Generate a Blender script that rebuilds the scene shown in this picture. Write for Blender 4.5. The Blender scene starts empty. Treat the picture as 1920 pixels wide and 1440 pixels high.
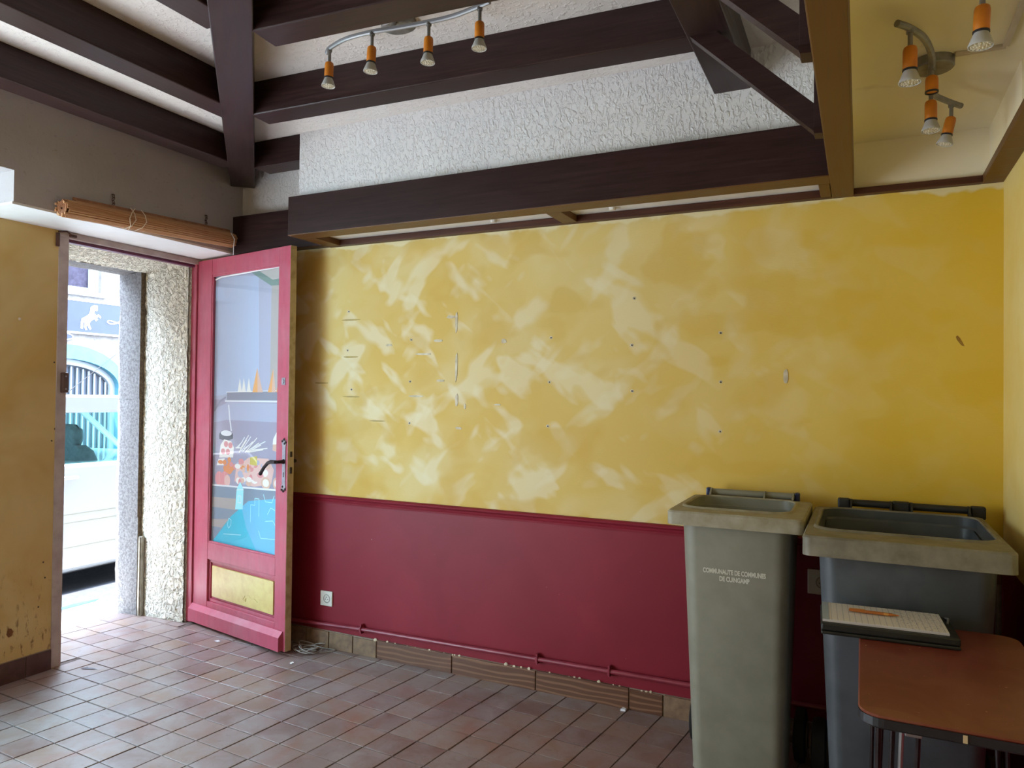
import bpy, bmesh, math, random
from mathutils import Vector, Matrix, noise
random.seed(7)
S = bpy.context.scene
COL = S.collection
PI = math.pi

# ------------------------------------------------------------------ camera, sky, sun, daylight, exposure
def set_camera():
    ya, pi_, ro = math.radians(25.7), math.radians(0.85), math.radians(0.63)
    fwd = Vector((-math.sin(ya), math.cos(ya), 0)); right = Vector((math.cos(ya), math.sin(ya), 0)); up = Vector((0, 0, 1))
    f2 = fwd*math.cos(pi_) + up*math.sin(pi_); u2 = up*math.cos(pi_) - fwd*math.sin(pi_)
    r3 = right*math.cos(ro) + u2*math.sin(ro); u3 = u2*math.cos(ro) - right*math.sin(ro)
    cd = bpy.data.cameras.new('camera'); co = bpy.data.objects.new('camera', cd); COL.objects.link(co)
    cd.sensor_width = 36; cd.lens = 1365/1920*36; cd.clip_start = 0.02
    m = Matrix((r3, u3, -f2)).transposed().to_4x4(); m.translation = Vector((0, 0, 1.42))
    co.matrix_world = m
    S.camera = co
set_camera()
world = bpy.data.worlds.new('sky'); S.world = world; world.use_nodes = True
wn = world.node_tree.nodes['Background']; wn.inputs[0].default_value = (0.60, 0.77, 1.0, 1); wn.inputs[1].default_value = 26.0
sl = bpy.data.lights.new('sun', 'SUN'); so = bpy.data.objects.new('sun', sl); COL.objects.link(so)
sl.energy = 50.0; sl.angle = math.radians(1.0); sl.color = (0.97, 0.97, 1.0)
so.rotation_euler = Vector((0.015, 0.5, -0.85)).to_track_quat('-Z', 'Y').to_euler()
al = bpy.data.lights.new('shop_window_daylight', 'AREA'); ao = bpy.data.objects.new('shop_window_daylight', al); COL.objects.link(ao)
al.shape = 'RECTANGLE'; al.size = 3.30; al.size_y = 1.80; al.energy = 182; al.color = (0.86, 0.92, 1.0)
ao.location = (-3.80, 0.37, 1.40); ao.rotation_euler = Vector((1, 0, .45)).to_track_quat('-Z', 'Z').to_euler()
vs = S.view_settings; vs.view_transform = 'Standard'; vs.look = 'None'; vs.gamma = 1; vs.use_curve_mapping = False
vs.exposure = 0.0

# ------------------------------------------------------------------ materials
def L(h):
    c = [int(h[i:i+2], 16)/255 for i in (0, 2, 4)]
    return tuple(v/12.92 if v <= .04045 else ((v+.055)/1.055)**2.4 for v in c) + (1,)
class NT:
    def __init__(s, name):
        s.m = bpy.data.materials.new(name); s.m.use_nodes = True; s.t = s.m.node_tree
        s.b = s.t.nodes['Principled BSDF']
    def n(s, typ, **kw):
        nd = s.t.nodes.new(typ)
        for k, v in kw.items():
            if k in nd.inputs: nd.inputs[k].default_value = v
            else: setattr(nd, k, v)
        return nd
    def l(s, a, b): s.t.links.new(a, b)
    def coord(s, scale=(1, 1, 1), rot=(0, 0, 0), loc=(0, 0, 0), kind='Object', vt='POINT'):
        tc = s.n('ShaderNodeTexCoord'); mp = s.n('ShaderNodeMapping'); mp.vector_type = vt
        mp.inputs['Scale'].default_value = scale; mp.inputs['Rotation'].default_value = rot; mp.inputs['Location'].default_value = loc
        s.l(tc.outputs[kind], mp.inputs[0]); return mp.outputs[0]
    def noise(s, co, scale, detail=3, rough=.5, dist=0):
        nd = s.n('ShaderNodeTexNoise'); nd.inputs['Scale'].default_value = scale; nd.inputs['Detail'].default_value = detail
        nd.inputs['Roughness'].default_value = rough; nd.inputs['Distortion'].default_value = dist
        s.l(co, nd.inputs['Vector']); return nd.outputs['Fac']
    def ramp(s, f, a, b, v0=0, v1=1):
        nd = s.n('ShaderNodeMapRange'); nd.inputs[1].default_value = a; nd.inputs[2].default_value = b
        nd.inputs[3].default_value = v0; nd.inputs[4].default_value = v1; s.l(f, nd.inputs[0]); return nd.outputs[0]
    def mix(s, f, a, b, mode='MIX'):
        nd = s.n('ShaderNodeMix'); nd.data_type = 'RGBA'; nd.blend_type = mode
        for sock, v in ((nd.inputs[0], f), (nd.inputs[6], a), (nd.inputs[7], b)):
            if isinstance(v, (int, float)): sock.default_value = v
            elif isinstance(v, tuple): sock.default_value = v
            else: s.l(v, sock)
        return nd.outputs[2]
    def math(s, op, a, b=0.0):
        nd = s.n('ShaderNodeMath'); nd.operation = op
        for i, v in enumerate((a, b)):
            if isinstance(v, (int, float)): nd.inputs[i].default_value = v
            else: s.l(v, nd.inputs[i])
        return nd.outputs[0]
    def bump(s, h, strength=.3, dist=.01):
        nd = s.n('ShaderNodeBump'); nd.inputs['Strength'].default_value = strength; nd.inputs['Distance'].default_value = dist
        s.l(h, nd.inputs['Height']); s.l(nd.outputs[0], s.b.inputs['Normal']); return nd
    def set(s, col=None, rough=None, metal=None, spec=None, coat=None):
        for k, v in (('Base Color', col), ('Roughness', rough), ('Metallic', metal), ('Specular IOR Level', spec), ('Coat Weight', coat)):
            if v is None: continue
            if isinstance(v, (int, float, tuple)): s.b.inputs[k].default_value = v
            else: s.l(v, s.b.inputs[k])
        return s.m
M = {}
def simple(name, c1, c2=None, scale=6, rough=.5, bump=0, bscale=40, metal=0, stretch=(1, 1, 1), lo=.35, hi=.65, spec=.5, coat=0, bdist=.004):
    t = NT(name); co = t.coord(stretch)
    col = L(c1)
    if c2: col = t.mix(t.ramp(t.noise(co, scale, 4, .6), lo, hi), L(c1), L(c2))
    if bump: t.bump(t.noise(co, bscale, 3, .6), bump, bdist)
    M[name] = t.set(col, rough, metal, spec, coat); return M[name]

def build_materials():
    # sponge-washed yellow paint
    t = NT('yellow_wash'); co = t.coord()
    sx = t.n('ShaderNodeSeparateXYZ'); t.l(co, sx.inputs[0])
    pale_left = t.ramp(sx.outputs[0], -2.4, 0.35, 1.0, .30)  # pale dabs weaken from left to right
    def dab(ang, loc, sc, lo, hi, st=.45, dist=.25):
        return t.ramp(t.noise(t.coord((1, 1, 1/st), (0, ang, 0), loc, vt='TEXTURE'), sc, 2.2, .5, dist), lo, hi)
    soft = t.ramp(t.noise(co, 1.0, 2, .5, .3), .36, .66)
    c = t.mix(soft, L('cfab54'), L('d8bc74'))
    c = t.mix(t.math('MULTIPLY', dab(.9, (1, 0, 4), 3.4, .46, .62, .7), t.math('MULTIPLY', pale_left, .55)), c, L('dac894'))
    c = t.mix(t.math('MULTIPLY', dab(.8, (7, 0, 2), 6.5, .54, .62, .5), t.math('MULTIPLY', pale_left, .60)), c, L('e0d3b0'))
    c = t.mix(t.math('MULTIPLY', dab(-.9, (3, 0, 9), 7.0, .55, .62, .5), t.math('MULTIPLY', pale_left, .60)), c, L('e2d7b8'))
    c = t.mix(t.math('MULTIPLY', dab(1.4, (5, 0, 5), 5.0, .54, .62, .7), .55), c, L('caa348'))
    c = t.mix(t.math('MULTIPLY', dab(-.3, (9, 0, 1), 2.6, .54, .66, .8), .5), c, L('c89d38'))
    rgt = t.ramp(sx.outputs[0], -.9, .42, 0, .75)  # stronger yellow painted in rightwards, making up for the light dimming there
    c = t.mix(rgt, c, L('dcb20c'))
    # bare strip along the ceiling line
    top = t.math('ADD', sx.outputs[2], t.ramp(t.noise(co, 7, 3, .6), .2, .8, -.03, .03))
    c = t.mix(t.ramp(top, 2.219, 2.232, 0, .7), c, L('e6d9ae'))
    t.bump(t.noise(t.coord((1, 1, 3)), 60, 3, .6), .12, .004)
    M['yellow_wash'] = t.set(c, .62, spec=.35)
    # left wall yellow, dirtier
    t = NT('yellow_left'); co = t.coord()
    c = t.mix(t.ramp(t.noise(co, 2.2, 3, .6, .5), .35, .65), L('c09c58'), L('cfb47c'))
    sx = t.n('ShaderNodeSeparateXYZ'); t.l(co, sx.inputs[0])
    low = t.ramp(sx.outputs[2], .6, .1, 0, 1)
    dirt = t.math('MULTIPLY', t.ramp(t.noise(t.coord((1, 3, 1)), 14, 4, .7), .56, .66), low)
    c = t.mix(dirt, c, L('6d4d22'))
    t.bump(t.noise(co, 22, 4, .6), .12, .006); M['yellow_left'] = t.set(c, .6, spec=.35)
    t = NT('red_paint'); co = t.coord()
    c = t.mix(t.ramp(t.noise(co, 1.6, 3, .6, .3), .35, .65), L('7a1828'), L('86202f'))
    chip = t.ramp(t.noise(co, 55, 2, .7), .80, .82); c = t.mix(chip, c, L('c9a9a0'))
    t.bump(t.noise(co, 9, 4, .6), .15, .006); M['red_paint'] = t.set(c, .5, spec=.3)
    t = NT('red_pipe_paint'); co = t.coord(); c = t.mix(t.ramp(t.noise(co, 12, 3, .6), .4, .6), L('8c3040'), L('7e2434'))
    M['red_pipe_paint'] = t.set(c, .4)
    # plaster
    t = NT('stipple_plaster'); co = t.coord()
    nz = t.noise(t.coord((1, 1, .6)), 62, 3, .55, .7); r1 = t.ramp(nz, .45, .66)
    c = t.mix(t.ramp(t.noise(co, 2, 3, .5), .3, .7), L('d8d4d4'), L('e2dedc'))
    t.bump(r1, .6, .007); M['stipple_plaster'] = t.set(c, .75, spec=.2)
    t = NT('ceiling_plaster'); co = t.coord()
    c = t.mix(t.ramp(t.noise(co, 1.7, 3, .6), .3, .7), L('d8cfc8'), L('e4dcd6'))
    t.bump(t.ramp(t.noise(co, 45, 3, .6, .4), .5, .7), .4, .006); M['ceiling_plaster'] = t.set(c, .8, spec=.2)
    t = NT('grey_plaster'); co = t.coord()
    c = t.mix(t.ramp(t.noise(co, 1.5, 4, .6), .3, .7), L('a8a0a0'), L('b4acac'))
    spot = t.ramp(t.noise(t.coord((1, 1, 2)), 30, 3, .7), .64, .72); c = t.mix(t.math('MULTIPLY', spot, .5), c, L('83776f'))
    t.bump(t.noise(co, 26, 4, .6), .3, .006); M['grey_plaster'] = t.set(c, .8, spec=.2)
    t = NT('low_ceiling_paint'); co = t.coord()
    c = t.mix(t.ramp(t.noise(co, 1.2, 3, .5, .3), .35, .65), L('efe2b8'), L('f1e8d8'))
    soot = t.ramp(t.noise(co, 5, 3, .6, .5), .66, .78); c = t.mix(t.math('MULTIPLY', soot, .35), c, L('8d7a52'))
    t.bump(t.noise(co, 20, 3, .6), .1, .004); M['low_ceiling_paint'] = t.set(c, .7, spec=.25)
    t = NT('roughcast'); co = t.coord()
    nz = t.noise(t.coord((1.0, 1.0, .8)), 42, 3, .6, .8); r = t.ramp(nz, .36, .56)
    pit = t.ramp(t.noise(co, 60, 3, .6, .7), .40, .34); c = t.mix(t.math('MULTIPLY', pit, .45), L('eee8d8'), L('b3a78c'))
    t.bump(r, .9, .02); M['roughcast'] = t.set(c, .9, spec=.1)
    t = NT('granite'); co = t.coord()
    c = t.mix(t.ramp(t.noise(co, 60, 4, .8), .4, .6), L('5c5856'), L('7c7876'))
    t.bump(t.noise(co, 50, 4, .7), .5, .01); M['granite'] = t.set(c, .85, spec=.2)
    t = NT('granite_shaded'); co = t.coord()  # same stone on room-facing sides, their shade put into a browner colour
    c = t.mix(t.ramp(t.noise(co, 55, 4, .8), .4, .6), L('574a3c'), L('776855'))
    t.bump(t.noise(co, 50, 4, .7), .6, .01); M['granite_shaded'] = t.set(c, .9, spec=.2)
    # woods: grain runs along local x
    def wood(name, c1, c2, rough, spec=.5, gs=(1.2, 22, 22)):
        t = NT(name); co = t.coord(gs)
        g = t.noise(co, 3.0, 6, .65, .6); c = t.mix(t.ramp(g, .32, .68), L(c1), L(c2))
        big = t.ramp(t.noise(t.coord(), 2.2, 3, .5), .35, .7); c = t.mix(t.math('MULTIPLY', big, .35), c, L(c1))
        t.bump(g, .12, .003); M[name] = t.set(c, t.ramp(g, .3, .7, rough-.06, rough+.08), spec=spec)
    wood('dark_wood', '271918', '402c2b', .34, .25)
    wood('fascia_wood', '2a1917', '3b2522', .42, .2)
    wood('honey_wood', '4f331a', '6b4724', .42, .3)
    wood('inner_wood', '3c1d12', '55301f', .45, .3)
    wood('bamboo', 'b07c56', 'c9976c', .55, .3, (1, 60, 60))
    simple('bamboo_dark', '8a5b3e', 'a8744f', 30, .6)
    # floor
    t = NT('floor_tile'); co = t.coord((1, 1, 1)); oi = t.n('ShaderNodeObjectInfo')
    base = t.n('ShaderNodeValToRGB'); e = base.color_ramp.elements
    e[0].color = L('745850'); e[1].color = L('84695f'); e[1].position = 1
    x = e.new(.35); x.color = L('785f5a'); x = e.new(.7); x.color = L('876b5a')
    t.l(oi.outputs['Random'], base.inputs[0])
    wco = t.n('ShaderNodeVectorMath'); wco.operation = 'ADD'; g = t.n('ShaderNodeNewGeometry')
    t.l(g.outputs['Position'], wco.inputs[0])
    n1 = t.noise(wco.outputs[0], 7, 4, .65, .5); n2 = t.noise(wco.outputs[0], 34, 4, .7, .6)
    c = t.mix(t.ramp(n1, .36, .70), base.outputs[0], L('928482'))
    c = t.mix(t.math('MULTIPLY', t.ramp(n2, .58, .70), .45), c, L('5f4942'))
    n3 = t.noise(wco.outputs[0], 3.1, 3, .6, 1.0); c = t.mix(t.math('MULTIPLY', t.ramp(n3, .56, .70), .4), c, L('8a4f3e'))
    t.bump(n2, .10, .002)
    M['floor_tile'] = t.set(c, t.ramp(n1, .3, .7, .32, .44), spec=.85)
    simple('grout', '584842', '6b5a52', 30, .85, .3, 60)
    t = NT('skirting_wood_tile'); co = t.coord((1, 1, 5))
    oi = t.n('ShaderNodeObjectInfo'); ad = t.n('ShaderNodeVectorMath'); ad.operation = 'ADD'; t.l(co, ad.inputs[0]); t.l(oi.outputs['Random'], ad.inputs[1])
    wv = t.n('ShaderNodeTexWave'); wv.bands_direction = 'Z'; wv.inputs['Scale'].default_value = 2.2; wv.inputs['Distortion'].default_value = 9; wv.inputs['Detail'].default_value = 2; wv.inputs['Detail Scale'].default_value = .8
    t.l(ad.outputs[0], wv.inputs['Vector'])
    c = t.mix(t.ramp(wv.outputs['Fac'], .55, .95), L('5c3a28'), L('7e5a42')); M['skirting_wood_tile'] = t.set(c, .45)
    simple('skirting_plain_tile', '6d5442', '8a6f56', 25, .5, .15, 40)
    simple('skirting_dark_tile', '4a3230', '5a3e3a', 25, .5, .15, 40)
    # door
    t = NT('door_red'); co = t.coord((6, 6, 1))
    c = t.mix(t.ramp(t.noise(co, 6, 4, .6), .35, .7), L('ba4c62'), L('aa465a'))
    ch = t.ramp(t.noise(t.coord((3, 3, 1)), 45, 3, .7), .70, .73); c = t.mix(t.math('MULTIPLY', ch, .6), c, L('6a2634'))
    du = t.ramp(t.noise(t.coord(), 3, 4, .7), .45, .75); c = t.mix(t.math('MULTIPLY', du, .35), c, L('b98690'))
    t.bump(t.noise(co, 10, 3, .6), .1, .003); M['door_red'] = t.set(c, .4)
    simple('door_edge_cream', 'c2ad86', 'a68f68', 18, .6, lo=.45, hi=.7)
    simple('gold_panel', 'd6bf78', 'c8a86a', 16, .35, .2, 30, lo=.4, hi=.75)
    simple('frame_white', 'b9aaa4', 'a5948e', 10, .5, .1, 30)
    simple('frame_purple', '5a2a44', '6b3050', 10, .5)
    simple('soffit_white', 'dcd8d6', 'e4e2e0', 6, .6, .1, 20)
    simple('iron', '241b1b', '33292a', 40, .45, metal=.6)
    simple('plate_metal', 'a9a3ac', '8f8a94', 30, .45, metal=.5)
    simple('rust', '5b3a2c', '3a2620', 40, .7)
    simple('brown_plastic', '4c3630', '57403a', 20, .4)
    # pane: real glass sheet in front of the printed film
    def glass(name, tint, ior):
        t = NT(name); tr = t.n('ShaderNodeBsdfTransparent'); tr.inputs[0].default_value = tint; gl = t.n('ShaderNodeBsdfGlossy'); gl.inputs['Roughness'].default_value = .03
        fr = t.n('ShaderNodeFresnel'); fr.inputs[0].default_value = ior; ge = t.n('ShaderNodeNewGeometry'); mx = t.n('ShaderNodeMixShader'); t.l(t.math('MULTIPLY', fr.outputs[0], t.math('SUBTRACT', 1.0, ge.outputs['Backfacing'])), mx.inputs[0]); t.l(tr.outputs[0], mx.inputs[1]); t.l(gl.outputs[0], mx.inputs[2])
        t.l(mx.outputs[0], t.t.nodes['Material Output'].inputs[0]); M[name] = t.m
    glass('pane_glass', (.97, .98, .98, 1), 1.45); glass('car_glass', (.80, .95, .94, 1), 1.40)
    for nm, h in dict(pr_back='b0aec4', pr_blue='b4bcd6', pr_dark='a198ac', pr_wall='b3a9a6', pr_mould='7f948f', pr_ceil='c0b8b6', pr_teal='18b4d0', pr_sky='5fb4d8',
                      pr_band='7c8798', pr_beige='a89a94', pr_line='e4e2e6', pr_pink='d98a8a', pr_orange='e08a4c', pr_white='ece4de', pr_pot='4f4a55', pr_cone='e7a25c',
                      pr_shelf='8a8796', pr_meat='e0b4ac', pr_loaf='d8ae9a', pr_cyan='9fe0ee', pr_green='c9b44e').items():
        simple(nm, h, None, rough=.45, spec=.3)
    simple('grey_bin', '878576', '7d7b6c', 8, .48, .1, 60)
    simple('grey_bin_rim', '99927e', '857b62', 18, .55, .15, 50)
    simple('slate_bin', '4a4e52', '3f4346', 6, .45, .1, 60, lo=.4, hi=.6)
    simple('slate_bin_rim', '7d7666', '645d4c', 14, .55, .15, 50)
    simple('black_plastic', '1c1d20', '26272a', 20, .5)
    simple('navy_plastic', '16204a', '1d2a5c', 20, .4)
    simple('rubber', '121212', '1b1b1b', 20, .8)
    simple('bin_print', 'c6c3b4')
    t = NT('table_red'); co = t.coord()
    c = t.mix(t.ramp(t.noise(co, 6, 4, .6, .8), .40, .66), L('6a2b1e'), L('773d2e'))
    wearm = t.ramp(t.noise(co, 3.2, 4, .7, 1.2), .56, .64); c = t.mix(t.math('MULTIPLY', wearm, .35), c, L('8a5642'))
    sp = t.ramp(t.noise(co, 50, 3, .7), .70, .73); c = t.mix(sp, c, L('c0937c'))
    M['table_red'] = t.set(c, .42)
    simple('chip_cream', 'c8b48c')
    t = NT('lined_paper'); co = t.coord()
    wv = t.n('ShaderNodeTexWave'); wv.bands_direction = 'X'; wv.inputs['Scale'].default_value = 20; t.l(co, wv.inputs['Vector'])
    ln = t.ramp(wv.outputs['Fac'], .93, .99); c = t.mix(t.math('MULTIPLY', ln, .55), L('d6cbc2'), L('8a8795'))
    sx = t.n('ShaderNodeSeparateXYZ'); t.l(co, sx.inputs[0])
    scr = t.math('MULTIPLY', t.ramp(t.noise(t.coord((1, 1, 1)), 120, 3, .7), .54, .60), t.ramp(sx.outputs[0], .02, .05))
    c = t.mix(t.math('MULTIPLY', scr, .5), c, L('6a6570')); M['lined_paper'] = t.set(c, .7)
    simple('paper_edge', 'b9b2b0'); simple('folder_black', '121312', '1a1b19', 30, .5, .2, 60)
    simple('pen_copper', 'b06a35', None, rough=.35, metal=.3); simple('pen_gold', 'd09a5a', None, rough=.3, metal=.6)
    simple('lamp_orange', 'cf7a14', 'b96c12', 20, .5)
    simple('lamp_grey', '8d8a86', '7a7772', 30, .45, metal=.5)
    simple('lamp_silver', 'a0a0a2', None, rough=.35, metal=.7)
    simple('lamp_lens', 'd8d0bc', 'b8ae98', 260, .35, lo=.45, hi=.55)
    simple('socket_white', 'd8d2c8', None, rough=.4); simple('socket_hole', '5a5550')
    simple('conduit_white', 'cdbfa6', 'c0b094', 12, .5)
    simple('cord_white', '9a9088', '7d746e', 40, .6)
    simple('plaster_scar', 'd8ccb4', 'b8a98c', 30, .85, .4, 50)
    simple('hole_dark', '3c2e1a'); simple('steel_channel', 'a09888', '847c6c', 20, .5, metal=.5)
    simple('string_pale', 'c8b49c')
    # outside
    simple('asphalt', '303136', '3c3d42', 30, .9, .3, 80)
    simple('sidewalk', 'cfcac4', 'd8d4ce', 12, .9, .2, 60)
    simple('blue_mark', '1d5588', '2a6496', 20, .8)
    simple('car_white', '9ea3a5', None, rough=.25, coat=.6)
    simple('car_seam', '8a8878'); simple('car_black', '1a1b1d', '222326', 20, .7); simple('car_seat', '4a5356', '586064', 30, .9)
    simple('car_metal', 'b0b0b0', None, rough=.3, metal=.8)
    simple('facade_stone', '635c57', '736b66', 9, .9, .5, 30, bdist=.02)
    simple('facade_trim', '7c7a78', '727070', 9, .8)
    simple('sign_blue', '0e1640', '121b48', 6, .5); simple('sign_white', 'c8c8c8')
    simple('shop_blue', '386672', '406e7a', 6, .6); simple('shop_glass', '3a444c', '4a4c54', 3, .5, spec=.2)
    simple('shop_brown', '5b4038', '4a342e', 6, .6); simple('window_white', '888e92')
    simple('far_glass', '2c2630', '3a3440', 14, .6, spec=.1)
build_materials()

# ------------------------------------------------------------------ mesh helpers
def box(bm, x0, x1, y0, y1, z0, z1, bev=0, mi=0):
    vs_ = [bm.verts.new(p) for p in ((x0, y0, z0), (x1, y0, z0), (x1, y1, z0), (x0, y1, z0), (x0, y0, z1), (x1, y0, z1), (x1, y1, z1), (x0, y1, z1))]
    fs = [bm.faces.new([vs_[i] for i in q]) for q in ((3, 2, 1, 0), (4, 5, 6, 7), (0, 1, 5, 4), (1, 2, 6, 5), (2, 3, 7, 6), (3, 0, 4, 7))]
    for f in fs: f.material_index = mi
    if bev:
        es = list({e for f in fs for e in f.edges})
        bmesh.ops.bevel(bm, geom=es, offset=bev, segments=2, affect='EDGES', profile=.5)
    return bm
def prism(bm, poly, axis, a0, a1, mi=0):
    """poly of 2-D points extruded along axis ('x','y','z') between a0 and a1"""
    def P(p, a):
        return {'x': (a, p[0], p[1]), 'y': (p[0], a, p[1]), 'z': (p[0], p[1], a)}[axis]
    lo = [bm.verts.new(P(p, a0)) for p in poly]; hi = [bm.verts.new(P(p, a1)) for p in poly]
    fs = [bm.faces.new(lo[::-1]), bm.faces.new(hi)]
    for i in range(len(poly)):
        j = (i+1) % len(poly); fs.append(bm.faces.new((lo[i], lo[j], hi[j], hi[i])))
    for f in fs: f.material_index = mi
    bmesh.ops.recalc_face_normals(bm, faces=fs)
    return bm
def tube(bm, pts, r, seg=8, cap=True, mi=0):
    pts = [Vector(p) for p in pts]; n = len(pts); rs = r if isinstance(r, (list, tuple)) else [r]*n
    rings = []; ref = None
    for i, p in enumerate(pts):
        d = (pts[min(i+1, n-1)] - pts[max(i-1, 0)]).normalized()
        if ref is None: ref = Vector((0, 0, 1)) if abs(d.z) < .9 else Vector((1, 0, 0))
        a = d.cross(ref).normalized(); b = a.cross(d).normalized(); ref = b
        rings.append([bm.verts.new(p + (a*math.cos(2*PI*k/seg) + b*math.sin(2*PI*k/seg))*rs[i]) for k in range(seg)])
    fs = []
    for i in range(n-1):
        for k in range(seg):
            fs.append(bm.faces.new((rings[i][k], rings[i][(k+1) % seg], rings[i+1][(k+1) % seg], rings[i+1][k])))
    if cap: fs += [bm.faces.new(rings[0][::-1]), bm.faces.new(rings[-1])]
    for f in fs: f.material_index = mi; f.smooth = True
    bmesh.ops.recalc_face_normals(bm, faces=fs)
    return bm
def lathe(bm, prof, origin=(0, 0, 0), axis=(0, 0, 1), seg=20, mi=0):
    """prof: (radius, height) pairs along axis"""
    q = Vector((0, 0, 1)).rotation_difference(Vector(axis)); o = Vector(origin); rings = []; fs = []
    for r, h in prof:
        if r < 1e-6: rings.append([bm.verts.new(o + q @ Vector((0, 0, h)))])
        else: rings.append([bm.verts.new(o + q @ Vector((r*math.cos(2*PI*k/seg), r*math.sin(2*PI*k/seg), h))) for k in range(seg)])
    for a, b in zip(rings, rings[1:]):
        for k in range(seg):
            j = (k+1) % seg
            if len(a) == 1 and len(b) == 1: continue
            if len(a) == 1: fs.append(bm.faces.new((a[0], b[j], b[k])))
            elif len(b) == 1: fs.append(bm.faces.new((a[k], a[j], b[0])))
            else: fs.append(bm.faces.new((a[k], a[j], b[j], b[k])))
    for f in fs: f.material_index = mi; f.smooth = True
    bmesh.ops.recalc_face_normals(bm, faces=fs)
    return bm
def rrect(x0, x1, y0, y1, r, seg=5):
    out = []
    for cx, cy, a0 in ((x1-r, y1-r, 0), (x0+r, y1-r, PI/2), (x0+r, y0+r, PI), (x1-r, y0+r, 1.5*PI)):
        for k in range(seg+1):
            a = a0 + PI/2*k/seg; out.append((cx + r*math.cos(a), cy + r*math.sin(a)))
    return out
def loft(bm, rings, cap0=False, cap1=False, smooth=True, mi=0):
    vs_ = [[bm.verts.new(p) for p in ring] for ring in rings]; fs = []
    n = len(rings[0])
    for a, b in zip(vs_, vs_[1:]):
        for k in range(n):
            j = (k+1) % n; fs.append(bm.faces.new((a[k], a[j], b[j], b[k])))
    if cap0: fs.append(bm.faces.new(vs_[0][::-1]))
    if cap1: fs.append(bm.faces.new(vs_[-1]))
    for f in fs: f.smooth = smooth; f.material_index = mi
    return bm
def BM(): return bmesh.new()
def obj(name, bm, mat, parent=None, world=True, smooth_angle=None):
    """links the bmesh as one mesh object; with world=True the vertices are world coordinates and are moved into the parent's frame"""
    if parent is not None and world:
        off = Vector((0, 0, 0)); p = parent
        while p is not None: off += p.location; p = p.parent
        bmesh.ops.translate(bm, verts=bm.verts, vec=-off)
    for e in bm.edges:
        if len(e.link_faces) == 2 and e.calc_face_angle(0) > .55: e.smooth = False
    me = bpy.data.meshes.new(name); bm.to_mesh(me); bm.free()
    for m in (mat if isinstance(mat, (list, tuple)) else [mat]): me.materials.append(M[m] if isinstance(m, str) else m)
    o = bpy.data.objects.new(name, me); COL.objects.link(o)
    if parent is not None: o.parent = parent
    return o
def tag(o, label=None, cat=None, group=None, kind=None):
    for k, v in (('label', label), ('category', cat), ('group', group), ('kind', kind)):
        if v: o[k] = v
    return o
def thing(name, loc, label, cat, group=None, kind=None, rz=0):
    o = bpy.data.objects.new(name, None); COL.objects.link(o); o.location = loc; o.rotation_euler = (0, 0, rz); o.empty_display_size = .1
    return tag(o, label, cat, group, kind)
def shift(bm, fn):
    for v in bm.verts: v.co = Vector(fn(v.co))
    return bm

W = 3.244      # back wall
XL = -3.72     # lower left wall
XU = -3.384    # upper left wall
XR = 0.475     # right wall
YB = -1.9      # wall behind the camera
ZT = 2.237     # lattice level
ZC = 2.785     # high ceiling
ZL = 2.45      # low ceiling

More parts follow.
